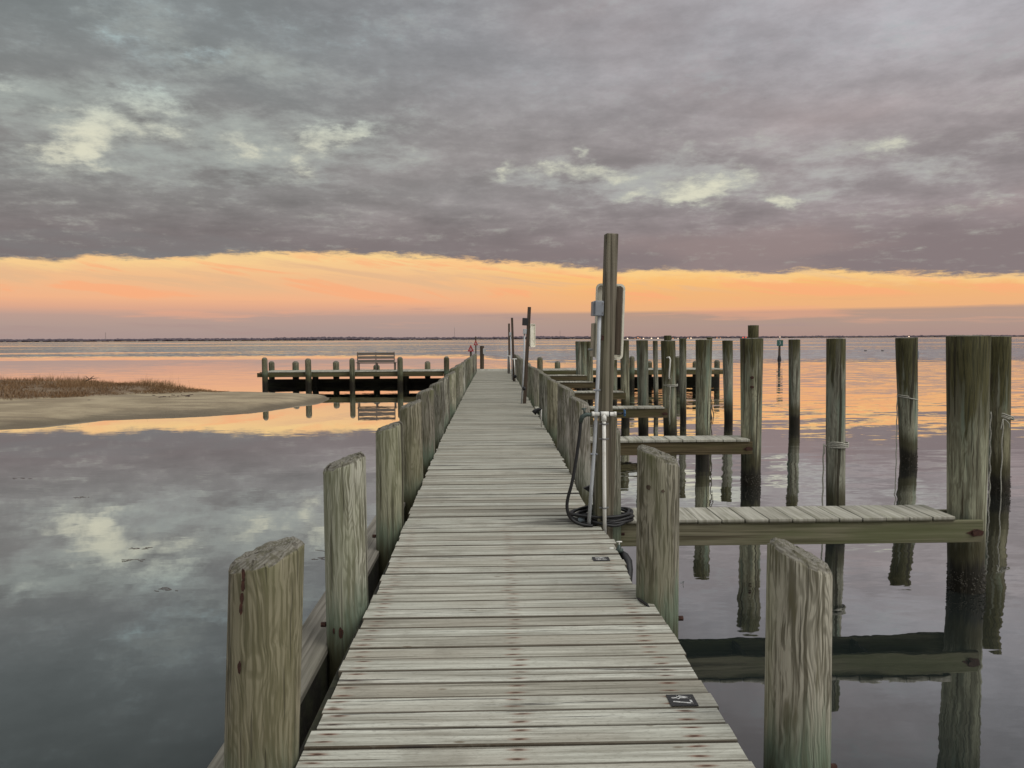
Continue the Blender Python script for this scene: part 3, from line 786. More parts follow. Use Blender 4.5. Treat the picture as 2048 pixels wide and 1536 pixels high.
s = MB(); s.tube([t1, at(1246, 827, Yw)], .009, 8); s.build('valve_stem', BLACKR, wp, True)
c = at(1249, 826, Yw); s = MB(); s.tube([c + Vector((-.004, 0, 0)), c + Vector((.006, 0, 0))], .026, 10)
for k in range(6):
    an = k * math.pi / 3; s.sphere(c + Vector((0, math.cos(an) * .024, math.sin(an) * .024)), .009, 8, 5)
s.build('valve_wheel', BLUE, wp, True)

# hose: drop and coil around the third right pile
hz = on(1145, 1040, .03)
hp = empty('garden_hose', (1.03, 6.93, 0), 'black hose coiled round the foot of the pile behind the tall timber post', 'hose')
def smooth_path(ps, n=8):
    ps = [Vector(p) for p in ps]; out = []
    for i in range(len(ps) - 1):
        p0 = ps[max(i - 1, 0)]; p1 = ps[i]; p2 = ps[i+1]; p3 = ps[min(i + 2, len(ps) - 1)]
        for k in range(n):
            t = k / n; out.append(.5 * ((2*p1) + (p2 - p0)*t + (2*p0 - 5*p1 + 4*p2 - p3)*t*t + (3*p1 - p0 - 3*p2 + p3)*t**3))
    out.append(ps[-1]); return out
dr = smooth_path([at(1161, 842, Yw), at(1159, 870, Yw), at(1152, 920, Yw - .01), at(1144, 965, Yw - .02), at(1135, 1000, Yw - .0), at(1135, 1022, Yw), at(1143, 1038, Yw + .02), at(1160, 1048, Yw + .0), at(1185, 1052, Yw)])
s = MB(); s.tube(dr, .0145, 10); s.build('drop', BLACKR, hp, True)
s = MB(); rnd = random.Random(5)
for k in range(7):
    rx = rnd.uniform(.20, .285); ry = rnd.uniform(.13, .20); z0 = .018 + .014 * k * .7; ph = rnd.random() * 6
    ox = rnd.uniform(-.03, .03); oy = rnd.uniform(-.03, .03)
    pts = []
    for i in range(37):
        an = 2 * math.pi * i / 36
        x = .985 + ox + math.cos(an) * rx * (1 + .05 * math.sin(2 * an + ph)); yv = 6.88 + oy + math.sin(an) * (ry + .03)
        z = z0 + .012 * math.sin(2 * an + ph) + .008 * math.sin(3 * an + ph * 2)
        if x > 1.08: z += .0 + (x - 1.08) * .05 * rnd.uniform(.9, 1.1)
        pts.append(Vector((x, yv, z)))
    s.tube(pts, .0135, 8, cap=False)
s.build('coil', BLACKR, hp, True)
c = on(1163, 1041, .035); s = MB(); s.tube([c + Vector((-.03, 0, .0)), c + Vector((-.01, 0, .005)), c + Vector((.02, -.0, 0)), c + Vector((.04, 0, -.005)), c + Vector((.10, .0, -.012))], [.018, .034, .032, .016, .012], 12)
s.build('nozzle', NOZZLE, hp, True)
# dark bracket behind the conduit
c = at(1180, 978, 7.25)
s = MB(); s.prism([(c.x - .065, c.z + .01), (c.x + .07, c.z + .065), (c.x + .07, c.z - .08)], c.y - .02, c.y + .02)
tag(s.build('dark_bracket', BLACKR, None, origin=c), 'dark triangular flap beside the grey conduit above the coiled hose', 'bracket')

# garden tap and wrapped pipe below the deck edge
tb = at(1238, 1098, 5.9)
tp = empty('deck_tap', tb, 'small tap with white tee handle and black wrapping beside the worn number plate', 'tap')
s = MB(); s.tube([at(1233, 1083.5, 5.9), at(1244, 1083.5, 5.9)], .0055, 8); s.tube([at(1238.5, 1083, 5.9), at(1238.5, 1092, 5.9)], .004, 8); s.build('handle', WHITE, tp, True)
s = MB(); s.tube([at(1238.5, 1090, 5.9), at(1238, 1097, 5.9), at(1236, 1104, 5.9)], [.009, .019, .026], 10); s.tube([at(1246, 1101, 5.9), at(1236, 1101, 5.9), at(1229, 1108, 5.88)], [.016, .018, .012], 10); s.build('body', BRASS, tp, True)
s = MB(); s.tube([at(1241, 1104, 5.92), at(1249, 1112, 5.9), at(1256, 1124, 5.85), at(1258, 1140, 5.8), at(1256, 1170, 5.75), at(1256, 1200, 5.7)], [.02, .033, .035, .032, .031, .03], 9)
s.build('black_wrap', BLACKR, tp, True)
s = MB(); s.tube([at(1219, 1099, 5.95), at(1227, 1099, 5.95)], .017, 12); tag(s.build('pipe_cap', WHITE, None, True, origin=at(1223, 1099, 5.95)), 'white pipe cap poking out at the deck edge', 'pipe cap')

# small hose bib beyond on the right row
c = at(1077, 822, 14.2); t_ = empty('standpipe', c, 'low standpipe with a black tap head between the right piles, past the hose', 'tap')
s = MB(); s.tube([c + Vector((-.09, 0, -.04)), c + Vector((-.05, 0, 0)), c + Vector((0, 0, .03)), c + Vector((.05, 0, .03))], [.05, .045, .03, .02], 8); s.build('tap_head', BLACKR, t_, True)
s = MB(); s.tube([c + Vector((.05, 0, .03)), c + Vector((.052, 0, -.3))], .012, 8); s.build('pipe', WHITE, t_, True)

# ------------------------------------------------------------------ the three farther power posts
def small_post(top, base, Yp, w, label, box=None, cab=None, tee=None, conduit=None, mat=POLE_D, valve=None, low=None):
    b = at(base[0], base[1], Yp); t = at(top[0], top[1], Yp)
    e = empty('power_post', (b.x, b.y, 0), label, 'power post', 'farther power posts')
    ax = (t - b).normalized(); rt = Vector((0, 0, 1)).rotation_difference(ax).to_matrix()
    s = MB(); lo = b - ax * .2; s.cbox((lo + t) / 2, (w, w, (t - lo).length), .005, rt); s.build('post', mat, e)
    if box:
        for (px, py, ww, hh, m) in box:
            s = MB(); s.cbox(at(px, py, Yp - .07), (ww, .1, hh), .008, rt); s.build('junction_box', m, e)
    if conduit:
        s = MB(); s.tube([at(px, py, Yp - .075) for px, py in conduit], .02, 8); s.build('conduit', GREYPVC, e, True)
    if tee:
        s = MB(); p = [at(px, py, Yp - .08) for px, py in tee[0]]; s.tube(p, .019, 8); p = [at(px, py, Yp - .08) for px, py in tee[1]]; s.tube(p, .019, 8); s.build('water_pipe', WHITE, e, True)
    if valve:
        s = MB(); s.sphere(at(valve[0], valve[1], Yp - .12), valve[2], 8, 6); s.build('valve', BLACKR, e, True)
    if cab:
        cabinet(at(cab[0], cab[1], Yp + .05), .262, .60, .12, Matrix.Rotation(R(58), 3, 'Z'), e)
    return e
small_post((1058.8, 614), (1049, 806), 19.7, .085, 'leaning power post with a dark box and side-on cabinet, second from the camera',
           box=[(1050.5, 643.5, .15, .19, BLACK), (1049.5, 663, .09, .13, GREYPVC)], cab=(1066, 671), conduit=[(1049, 668), (1047, 740), (1043, 807)], valve=(1048, 777, .05))
small_post((1024, 635.5), (1028, 762), 30.0, .085, 'third power post from the camera, leaning left, with white tee pipe',
           box=[(1020.5, 668, .08, .13, GREYPVC)], conduit=[(1021, 670), (1023, 720), (1024.5, 760)], tee=[[(1023, 718), (1034, 718)], [(1028.5, 718), (1031, 764)]], valve=(1030, 753, .07))
small_post((1018, 647), (1018.5, 746), 37.0, .09, 'farthest and shortest power post at the end of the pier', conduit=[(1015.5, 700), (1015.5, 746)],
           tee=[[(1013.5, 712), (1022, 712)], [(1020, 712), (1020, 748)]])

# ------------------------------------------------------------------ pier head (T)
XL, XR = at(518, 745, 40.4).x, at(1448, 745, 40.4).x
th = empty('cross_platform', (0, 41.5, 0), 'long cross platform at the far end of the pier with round topped piles', 'platform')
s = MB(); x = XL; rnd = random.Random(9)
while x < XR:
    s.cbox((x + .0725, 41.85, -.019 + rnd.uniform(-.002, .002)), (.139, 2.7, .038), .003, None, (rnd.random(), rnd.random(), rnd.random(), 1)); x += .145
s.build('decking', FDECK, th)
s = MB(); x = XL - .12
while x < XR:
    x2 = min(x + 4.86, XR + .05); s.cbox(((x + x2) / 2, 40.46, -.042 - .115), (x2 - x - .01, .05, .22), .004); x = x2
s.build('front_beam', BEAM, th)
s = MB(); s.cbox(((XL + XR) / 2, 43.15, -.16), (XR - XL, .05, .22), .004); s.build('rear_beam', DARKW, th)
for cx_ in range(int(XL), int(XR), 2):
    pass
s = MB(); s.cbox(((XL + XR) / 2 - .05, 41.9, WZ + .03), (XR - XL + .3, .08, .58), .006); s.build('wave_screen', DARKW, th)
for px, py in ((529, 715), (616, 717), (704, 716.5), (800, 714), (893, 713), (1080, 714), (1172, 714), (1264, 712), (1356, 712.5)):
    t = at(px, py, 40.28); w = random.uniform(.14, .16)
    m_ = pile_mesh((t.x + random.uniform(-.02, .02), t.y, WZ - .8), (t.x, t.y, t.z - .11), w, w * .97, 'round', seed=px, seg=20, rings=12)
    o = m_.build('piling', PIER_PILE, th, origin=(t.x, t.y, 0)); shade(o)
for px, py in ((543, 722.5), (591, 722.5), (672, 722), (753, 729), (855, 722.5), (1115, 722.5), (1205, 722), (1298, 722), (1391, 722), (1434, 720)):
    t = at(px, py, 43.0); w = random.uniform(.155, .175)
    m_ = pile_mesh((t.x, t.y, WZ - .8), (t.x, t.y, t.z - .11), w, w, 'round', seed=px, seg=20, rings=12)
    o = m_.build('piling', PIER_PILE, th, origin=(t.x, t.y, 0)); shade(o)
for o in list(th.children):
    if o.name.startswith('piling'):
        kx = random.uniform(.42, .75); o.color = (kx, kx * .95, kx * .78, 1)
    elif 'beam' in o.name: o.color = (.62, .58, .45, 1)
for px in (631, 812, 1225):
    t = at(px, 760, 41.6); m_ = pile_mesh((t.x, t.y, WZ - .8), (t.x, t.y, -.05), .17, .17, 'flat', seed=px, seg=18, rings=8)
    m_.build('under_piling', DARKW, th, origin=(t.x, t.y, 0))

# bench on the pier head, back towards the shore
b0 = at(714.5, 741, 41.9); b1 = at(789.5, 741, 41.9); bc = (b0 + b1) / 2; bw = b1.x - b0.x
bn = empty('bench', (bc.x, bc.y, 0), 'wooden slatted bench on the left arm of the pier head, back to the camera', 'bench')
ztop = at(752, 704, 41.9).z; zs = at(752, 726, 41.9).z
hh = (ztop - zs)
for k in range(3):
    s = MB(); zc = ztop - hh * (k + .5) / 3; s.cbox((bc.x, 41.9, zc), (bw - .02, .03, hh / 3 - .055), .004); s.build('back_slat', BENCHW, bn)
for k in range(4):
    s = MB(); s.cbox((bc.x, 42.0 + k * .12, zs - .015), (bw, .10, .03), .003); s.build('seat_slat', BENCHW, bn)
for x_ in (b0.x + .02, bc.x, b1.x - .02):
    s = MB(); s.cbox((x_, 41.94, ztop / 2), (.05, .05, ztop), .004); s.build('leg', BENCHW, bn)
    s = MB(); s.cbox((x_, 42.38, zs / 2), (.06, .06, zs), .004); s.build('leg', BENCHW, bn)
for x_ in (b0.x - .03, b1.x + .03):
    s = MB(); s.cbox((x_, 42.15, zs + .02), (.07, .55, .035), .004); s.build('armrest', BENCHW, bn)

# post with grey panel at the end of the pier
t = at(964, 692, 43.0); e = empty('sign_post', (t.x, t.y, 0), 'short dark round post with a small grey panel at the end of the pier', 'post')
m_ = pile_mesh((t.x - .02, t.y, WZ - .5), (t.x, t.y, t.z), .11, .115, 'flat', seed=77, seg=18, rings=10); m_.build('post', POLE_D, e, origin=(t.x, t.y, 0))
c = at(968.8, 702.5, 42.86); s = MB(); s.cbox(c, (.16, .02, .31), .003); s.build('panel', SIGNG, e)

# ------------------------------------------------------------------ channel marks in the water
def tri_mark(px, pyt, pyb, w, pytop, postw, D, txt, label):
    c = at(px, (pyt + pyb) / 2, D); e = empty('channel_marker', (c.x, c.y, WZ), label, 'channel marker', 'red triangular channel markers')
    sc = D / F_PX; W = w * sc; H = (pyb - pyt) * sc; zb = c.z - H / 2; zt = c.z + H / 2
    top = at(px, pytop, D).z
    s = MB(); s.tube([(c.x, c.y + .16, WZ - 1), (c.x, c.y + .16, top)], postw * sc / 2, 12); s.build('post', POLE_D, e)
    s = MB(); s.prism([(c.x - W/2, zb), (c.x + W/2, zb), (c.x + .02, zt), (c.x - .02, zt)], c.y, c.y + .02); o = s.build('board', RED, e)
    s = MB(); s.prism([(c.x - W*.19, zb + H*.17), (c.x + W*.19, zb + H*.17), (c.x, zb + H*.6)], c.y - .003, c.y - .0005); s.build('white_field', WHITEP, o)
    g = glyphs(txt, (c.x - W*.075, c.y - .0035, zb + H*.19), (1, 0, 0), (0, 0, 1), W*.15, H*.28, 0, W*.045); g.build('number', RED, o)
tri_mark(941.5, 690, 703, 12.5, 703, 4.2, 70, '4', 'red triangular channel marker reading 4 on a thick stub post left of the pier end')
tri_mark(951.5, 680.5, 690.5, 9, 673, 2.6, 82, '2', 'smaller red triangular channel marker reading 2 on a thin taller post')
D = 81; c = at(1560, 686, D); e = empty('channel_marker', (c.x, c.y, WZ), 'square green channel sign reading 3 on a dark post out in the water', 'channel marker')
sc = D / F_PX; m_ = MB(); m_.tube([(c.x, c.y + .13, WZ - 1), (c.x, c.y + .13, WZ + .5), (c.x, c.y + .13, c.z + .3)], [.16, .13, .10], 12); m_.build('post', POLE_D, e)
m_ = MB(); m_.tube([(c.x, c.y + .13, WZ - .2), (c.x, c.y + .13, WZ + .2), (c.x, c.y + .13, WZ + .52)], [.2, .19, .13], 12); m_.build('growth', BLACKR, e)
s = MB(); s.cbox(c, (12.4 * sc, .02, 12.2 * sc), .003); o = s.build('board', GREEN, e)
g = glyphs('3', (c.x - .07, c.y - .0125, c.z - .13), (1, 0, 0), (0, 0, 1), .16, .26, 0, .045); g.build('number', WHITEP, o)
s = MB(); s.tube([(c.x, c.y + .1, c.z + .3), (c.x, c.y + .1, c.z + .5)], .07, 8); s.build('lantern', WHITEP, e)

# ------------------------------------------------------------------ ducks
for px, lb in ((1731, 'left one of two small dark ducks floating beyond the piles'), (1765, 'right one of two small dark ducks floating beyond the piles')):
    c = on(px, 702.3, WZ); s = MB()
    s.sphere((c.x, c.y, WZ + .05), .2, 12, 8, (1, .55, .5)); s.sphere((c.x - .17, c.y, WZ + .19), .055, 10, 6)
    s.tube([(c.x - .14, c.y, WZ + .08), (c.x - .17, c.y, WZ + .18)], [.05, .035], 8); s.tube([(c.x - .2, c.y, WZ + .19), (c.x - .28, c.y, WZ + .18)], [.02, .008], 6); s.tube([(c.x + .15, c.y, WZ + .09), (c.x + .28, c.y, WZ + .14)], [.06, .012], 6)
    tag(s.build('duck', FEATHER, None, True, origin=(c.x, c.y, WZ)), lb, 'duck', 'ducks on the water')

# floating weed scraps
for px, py, w, lb in ((275, 1097, .30, 'long scrap of seaweed floating left of the near piles'), (262, 1121, .28, 'reddish scrap of seaweed just nearer than the long scrap'), (340, 1178, .28, 'scrap of seaweed floating lowest in the left water'),
                      (625, 1117, .22, 'reddish scrap of seaweed between the first two left piles'), (632, 1102, .16, 'thin straight twig of weed between the first two left piles'), (40, 957, .35, 'faint scrap of seaweed at the far left edge'), (160, 995, .25, 'tiny speckled scrap of weed in the left water')):
    c = on(px, py, WZ); s = MB(); rnd = random.Random(px)
    for k in range(8 if px != 632 else 1):
        a = Vector((c.x + rnd.uniform(-w, w) * .5, c.y + rnd.uniform(-.05, .05), WZ + .003)); l = rnd.uniform(.02, .09) if px != 632 else .2; an = rnd.uniform(-.5, .5)
        s.tube([a, a + Vector((l * .5 * math.cos(an), l * .5 * math.sin(an) + rnd.uniform(-.01, .01), .0)), a + Vector((l * math.cos(an), l * math.sin(an), -.002))], .0018, 5)
    tag(s.build('seaweed_scrap', WEED, None, origin=c), lb, 'seaweed', 'weed floating on the water')

# ------------------------------------------------------------------ water
def water_mat():
    m = bpy.data.materials.new('bay_water'); m.use_nodes = True; nt = m.node_tree; nt.nodes.clear(); T = NT(nt)
    out = T.n('ShaderNodeOutputMaterial')
    pos = T.n('ShaderNodeNewGeometry').outputs['Position']; x, y, z = T.sep(pos)
    ax_ = T.m('ABSOLUTE', x)
    right = T.ss(x, -4., 6.)
    patch = T.noise(T.comb(T.mul(x, .05), T.mul(y, .10), 0.), 1., 3, .6)
    patch2 = T.noise(T.comb(T.mul(x, .004), T.mul(y, .035), 3.), 1., 3, .55)
    far = T.ss(y, 30., 60.)
    vfar = T.ss(y, 70., 170.)
    # ripple slopes (wind ripples run across the view)
    A = T.noise(T.comb(T.mul(x, .55), T.mul(y, 1.9), 0.), 1., 3, .55, 0., True)
    B = T.noise(T.comb(T.mul(x, 3.2), T.mul(y, 9.), 4.), 1., 3, .6, 0., True)
    C = T.noise(T.comb(T.mul(x, .10), T.mul(y, .32), 7.), 1., 2, .5, 0., True)
    Ax, Ay, _ = T.sep(A); Bx, By, _ = T.sep(B); Cx, Cy, _ = T.sep(C)
    calm = T.mul(T.ss(patch, .35, .65, .55, 1.25), 1.)
    ampA = T.mul(T.mix(right, (.006,) * 3 + (1,), (.105,) * 3 + (1,)), calm)
    nearf = T.ss(y, 7., 17., .42, 1.)
    ampA = T.mul(ampA, nearf)
    ampA = T.add(ampA, T.mul(far, .018))
    ampB = T.mul(T.add(T.mul(right, .034), .010), T.ss(patch, .4, .6, .6, 1.1))
    # wind ruffled water farther out, crossed by long calm streaks
    ly = T.m('LOGARITHM', T.m('MAXIMUM', y, 1.), 2.718)
    strk = T.noise(T.comb(T.mul(x, .0022), T.mul(ly, 4.2), 3.), 1., 3, .6)
    y0 = T.sub(112., T.mul(right, 34.))
    ruf = T.mul(T.ss(T.add(T.m('DIVIDE', y, y0), T.mul(T.sub(strk, .5), .5)), .85, 1.2), T.ss(strk, .36, .50, .12, 1.))
    fc_ = T.noise(T.comb(T.mul(x, .3), T.mul(y, .35), 1.), 1., 2, .6, 0., True); Fx, Fy, _ = T.sep(fc_)
    swell = T.mul(T.mul(T.ss(y, 12., 20.), T.ss(y, 60., 34.)), T.mix(right, (.0045,) * 3 + (1,), (.013,) * 3 + (1,)))
    sx = T.add(T.mul(T.sub(Ax, .5), T.mul(ampA, .45)), T.mul(T.sub(Bx, .5), T.mul(ampB, .7)))
    sy = T.add(T.mul(T.sub(Ay, .5), ampA), T.add(T.mul(T.sub(By, .5), ampB), T.mul(T.sub(Cy, .5), .006)))
    sy = T.add(sy, swell)
    sy = T.sub(sy, T.mul(ruf, T.add(.045, T.mul(T.m('ABSOLUTE', T.sub(Fy, .5)), .5))))
    nv = T.n('ShaderNodeVectorMath', operation='NORMALIZE'); T.put(nv.inputs[0], T.comb(sx, sy, 1.)); N = nv.outputs[0]
    lw = T.n('ShaderNodeLayerWeight'); lw.inputs['Blend'].default_value = .5; T.put(lw.inputs['Normal'], N)
    fr = T.ramp(lw.outputs['Facing'], [(0, (.03,) * 3), (.40, (.07,) * 3), (.53, (.20,) * 3), (.61, (.36,) * 3), (.70, (.58,) * 3), (.81, (.86,) * 3), (.92, (.96,) * 3), (1, (1,) * 3)])
    gl = T.n('ShaderNodeBsdfGlossy', distribution='GGX'); T.put(gl.inputs['Normal'], N); gl.inputs['Color'].default_value = (.97, .97, .97, 1)
    T.put(gl.inputs['Roughness'], T.add(.012, T.mul(vfar, .02)))
    df = T.n('ShaderNodeBsdfDiffuse'); df.inputs['Color'].default_value = (.014, .019, .018, 1)
    mx = T.n('ShaderNodeMixShader'); T.put(mx.inputs[0], fr); T.L.new(df.outputs[0], mx.inputs[1]); T.L.new(gl.outputs[0], mx.inputs[2])
    T.L.new(mx.outputs[0], out.inputs[0])
    return m
s = MB(); s.v = [Vector((-9000, -400, WZ)), Vector((9000, -400, WZ)), Vector((9000, 4700, WZ)), Vector((-9000, 4700, WZ))]; s.face([0, 1, 2, 3])
tag(s.build('water', water_mat(), None), kind='structure')
s = MB(); s.v = [Vector((-9500, -600, -9.)), Vector((9500, -600, -9.)), Vector((9500, 9000, -9.)), Vector((-9500, 9000, -9.))]; s.face([0, 1, 2, 3])
tag(s.build('sea_bed', simple('sea_bed_mud', (.05, .045, .035), .9), None), kind='structure')

# ------------------------------------------------------------------ sand spit
near_px = [(0, 859), (171, 842), (325, 836.5), (478, 828), (581, 812.5), (625, 805.5), (656, 798)]
NE = [(-60, 9.), (-30, 13.), (-20, 16.)] + [tuple(on(px, py, WZ)[:2]) for px, py in near_px]
far_px = [(656, 796), (649, 791), (600, 787), (513, 785.3), (410, 784)]
FE = [(-60, 52.), (-30, 47.), (-19, 41.)] + [tuple(on(px, py, WZ)[:2]) for px, py in far_px[::-1]]
NE.sort(); FE.sort()
GB = sorted([(-60, 18.), (-30, 24.)] + [tuple(on(px, py, WZ + .26)[:2]) for px, py in ((0, 803), (171, 796), (260, 790), (342, 785.5), (400, 783.5))])
xtip = NE[-1][0]
def sand_h(x, y):
    yn, yf = interp(NE, x), interp(FE, x)
    if yf <= yn + .01: return -.04
    d = min(y - yn, (yf - y) * 1.2); 
    g = interp(GB, x); 
    h = .30 * (1 - math.exp(-max(d, 0) / 3.0)) if d > 0 else d * .12
    if d > 0: h += .22 * max(0, min(1, (y - g) / 3.)) * min(1, max(0, (-12.2 - x) / 3.)) * min(1, max(0, (yf - y) / 4))
    if d > 0: h += mn.noise(Vector((x * .35, y * .35, 0))) * .05 * min(1, d / 2) + mn.noise(Vector((x * 2, y * 2, 3))) * .006
    return h
s = MB(); NX, NY = 260, 70
for i in range(NX + 1):
    t = i / NX; x = -60 + (xtip + .02 + 60) * (1 - (1 - t) ** 1.8)
    yn, yf = interp(NE, x), interp(FE, x); yf = max(yf, yn + .02)
    wob = mn.noise(Vector((x * 1.1, 0, 0))) * .12 * min(1, (xtip - x) / 1.)
    for j in range(NY + 1):
        u = j / NY; u = u * u * (3 - 2 * u) * .5 + u * .5
        y = (yn - .9 + wob) + (yf - yn + 1.8) * u
        s.v.append(Vector((x, y, WZ + sand_h(x, y))))
for i in range(NX):
    for j in range(NY):
        a = i * (NY + 1) + j; s.face([a, a + NY + 1, a + NY + 2, a + 1])
def sand_mat():
    m, T, p, out = newmat('beach_sand')
    tc = T.n('ShaderNodeTexCoord').outputs['Object']; x, y, z = T.sep(tc)
    n1 = T.noise(tc, .6, 5, .6); n2 = T.noise(tc, 9., 4, .6)
    st = T.noise(T.comb(T.mul(x, .25), T.mul(y, 2.2), 0.), 1., 4, .6)
    c = T.mix(T.ss(n1, .35, .65), (.24, .19, .12, 1), (.35, .285, .185, 1))
    c = T.mix(T.ss(st, .52, .60, 0, .6), c, (.17, .13, .085, 1))
    c = T.mix(T.ss(n2, .55, .75, 0, .4), c, (.20, .155, .10, 1))
    c = T.mix(T.ss(T.add(z, T.mul(T.sub(n1, .5), .12)), .17, .04, 0, .85), c, (.10, .078, .05, 1))
    c = T.mix(T.mul(T.ss(z, .29, .36), T.ss(n2, .35, .6, .5, .95)), c, (.13, .08, .045, 1))
    T.put(p.inputs['Base Color'], c); p.inputs['Roughness'].default_value = .9
    c = T.mix(T.mul(T.ss(T.m('ABSOLUTE', T.sub(T.add(z, T.mul(T.sub(n2, .5), .05)), .21)), .02, .004), T.ss(n1, .42, .6, 0, .6)), c, (.09, .06, .04, 1))
    b = T.n('ShaderNodeBump'); b.inputs['Strength'].default_value = .9; b.inputs['Distance'].default_value = .05
    T.put(b.inputs['Height'], n2); T.L.new(b.outputs[0], p.inputs['Normal'])
    return m
tag(s.build('sand_spit', sand_mat(), None, True, origin=(0, 0, WZ)), kind='structure')

# dead marsh grass
def grass_mat():
    m, T, p, out = newmat('dead_marsh_grass')
    tr, tg, tb = T.sep(T.n('ShaderNodeAttribute', attribute_name='tint').outputs['Color'])
    c = T.ramp(tr, [(0, (.07, .038, .02)), (.35, (.17, .098, .05)), (.7, (.26, .16, .085)), (1, (.38, .26, .15))])
    T.put(p.inputs['Base Color'], c); p.inputs['Roughness'].default_value = .9; p.inputs['Specular IOR Level'].default_value = .1
    return m
s = MB(); rnd = random.Random(11); cnt = 0
GE = sorted([(-60, 46.), (-30, 43.), (-19, 39.), (-16, 36.5), (-13.6, 35.8), (-12.2, 35.)])
while cnt < 42000:
    u = rnd.random(); x = -11.9 - 26 * u ** 1.1
    g, e = interp(GB, x), interp(GE, x)
    if e <= g: continue
    y = g + (e - g) * rnd.random() ** 1.6
    dens = mn.noise(Vector((x * .5, y * .5, 5))) + .5 * mn.noise(Vector((x * 1.7, y * 1.7, 5)))
    if dens < -.45 or (y - g < .5 and dens < .0 and rnd.random() < .7): continue
    cnt += 1
    fade = min(1, max(.15, (-12 - x) / 2.6)) * (.55 + .45 * min(1, (y - g) / .6))
    tall = rnd.random() < .012
    h = (rnd.uniform(.11, .30) * (.75 + 1.1 * max(dens, -.35)) * fade) * (2.3 if tall else 1)
    z0 = WZ + sand_h(x, y) - .01
    an = rnd.uniform(0, math.pi); w = rnd.uniform(.004, .009) * (.6 if tall else 1); dx, dy = math.cos(an) * w, math.sin(an) * w
    lx, ly = rnd.gauss(.02, .07), rnd.gauss(0, .06)
    if rnd.random() < .3: lx *= 2.5; ly *= 2.
    b = len(s.v); s.v += [Vector((x - dx, y - dy, z0)), Vector((x + dx, y + dy, z0)), Vector((x + lx * .45 + dx * .7, y + ly * .45 + dy * .7, z0 + h * .62)), Vector((x + lx * .45 - dx * .7, y + ly * .45 - dy * .7, z0 + h * .62)), Vector((x + lx, y + ly, z0 + h))]
    tv = min(1, max(0, rnd.gauss(.5, .2) + dens * .35)); c = (tv, 0, 0, 1)
    s.face([b, b+1, b+2, b+3], c); s.face([b+3, b+2, b+4], c)
go = s.build('marsh_grass', grass_mat(), None); tag(go, 'reddish brown dead grass covering the sand spit', 'grass', kind='stuff')
# driftwood and stone
c = on(178, 803, WZ + .24); s = MB(); s.sphere(c, .11, 9, 6, (1, .7, .6)); s.sphere(c + Vector((.1, .03, -.02)), .07, 8, 5, (1, .8, .6))
tag(s.build('stone', simple('dark_stone', (.03, .028, .025), .8), None, origin=c), 'small dark stone lying on the sand below the grass', 'stone')
c = at(180, 753, 33.5); s = MB(); s.tube([c + Vector((-.25, 0, -.22)), c + Vector((0, 0, -.1)), c + Vector((.17, 0, .03))], [.03, .022, .01], 6); s.tube([c + Vector((-.03, 0, -.11)), c + Vector((-.2, 0, .03))], [.018, .008], 6); s.tube([c + Vector((.0, 0, -.1)), c + Vector((.32, .1, -.06))], [.018, .008], 6)
tag(s.build('driftwood_branch', POLE_D, None, origin=c), 'forked driftwood branch sticking out of the grass', 'branch')
c = on(345, 795, WZ + .22); s = MB()
for k in range(16):
    a = c + Vector((rnd.uniform(-.8, .8), rnd.uniform(-.6, .6), .02)); a.z = WZ + sand_h(a.x, a.y) + .01; s.tube([a, a + Vector((rnd.uniform(-.2, .2), rnd.uniform(-.1, .1), .02))], .012, 5)
tag(s.build('beach_litter', WEED, None, origin=c), 'thin line of dark twigs washed up on the sand', 'debris', kind='stuff')

# ------------------------------------------------------------------ far shore
SH = 4400.
def ter_mat(name, a, b, sc):
    m, T, p, out = newmat(name); tc = T.n('ShaderNodeTexCoord').outputs['Object']
    T.put(p.inputs['Base Color'], T.mix(T.ss(T.noise(tc, sc, 4, .6), .35, .65), (*a, 1), (*b, 1))); p.inputs['Roughness'].default_value = 1.; p.inputs['Specular IOR Level'].default_value = 0.
    return m
s = MB(); n = 300
for i in range(n + 1):
    x = -7000 + 14000 * i / n; yo = mn.noise(Vector((x * .0007, 1, 0))) * 60
    for dy, z in ((0, WZ - 1), (30, WZ + 1.2), (300, WZ + 3), (1500, WZ + 3)): s.v.append(Vector((x, SH + yo + dy, z)))
for i in range(n):
    for j in range(3): a = i * 4 + j; s.face([a, a + 4, a + 5, a + 1])
tag(s.build('far_shore', ter_mat('far_shore_ground', (.10, .08, .07), (.14, .11, .09), .01), None), kind='structure')
# far wood: clumps of crowns in depth
s = MB(); rnd = random.Random(4); x = -5200
while x < 5200:
    yo = mn.noise(Vector((x * .0007, 1, 0))) * 60
    px = 987 + x / SH * F_PX
    H = 15 + 6 * mn.noise(Vector((x * .0016, 5, 0))) + 3 * mn.noise(Vector((x * .01, 9, 0)))
    H *= interp([(0, 1.), (700, 1.05), (1250, .85), (1500, .7), (2100, .55)], px)
    for row in range(3):
        r = rnd.uniform(9, 20); c = Vector((x + rnd.uniform(-10, 10), SH + 70 + yo + row * 45, WZ + H * (.42 + .1 * row) + rnd.uniform(-2, 1.5)))
        s.sphere(c, 1., 7, 4, (r, r * .8, H * .55 + rnd.uniform(-1, 1.5)))
    x += 14
wood = s.build('far_wood', ter_mat('far_wood_leaves', (.10, .082, .098), (.135, .11, .125), .05), None, False)
# give the crowns a ragged outline
for v in wood.data.vertices:
    v.co += Vector((mn.noise(v.co * .13) * 5, 0, mn.noise(v.co * .21 + Vector((9, 0, 0))) * 2.4))
tag(wood, 'low dark wood along the far shore of the bay', 'trees', kind='stuff')
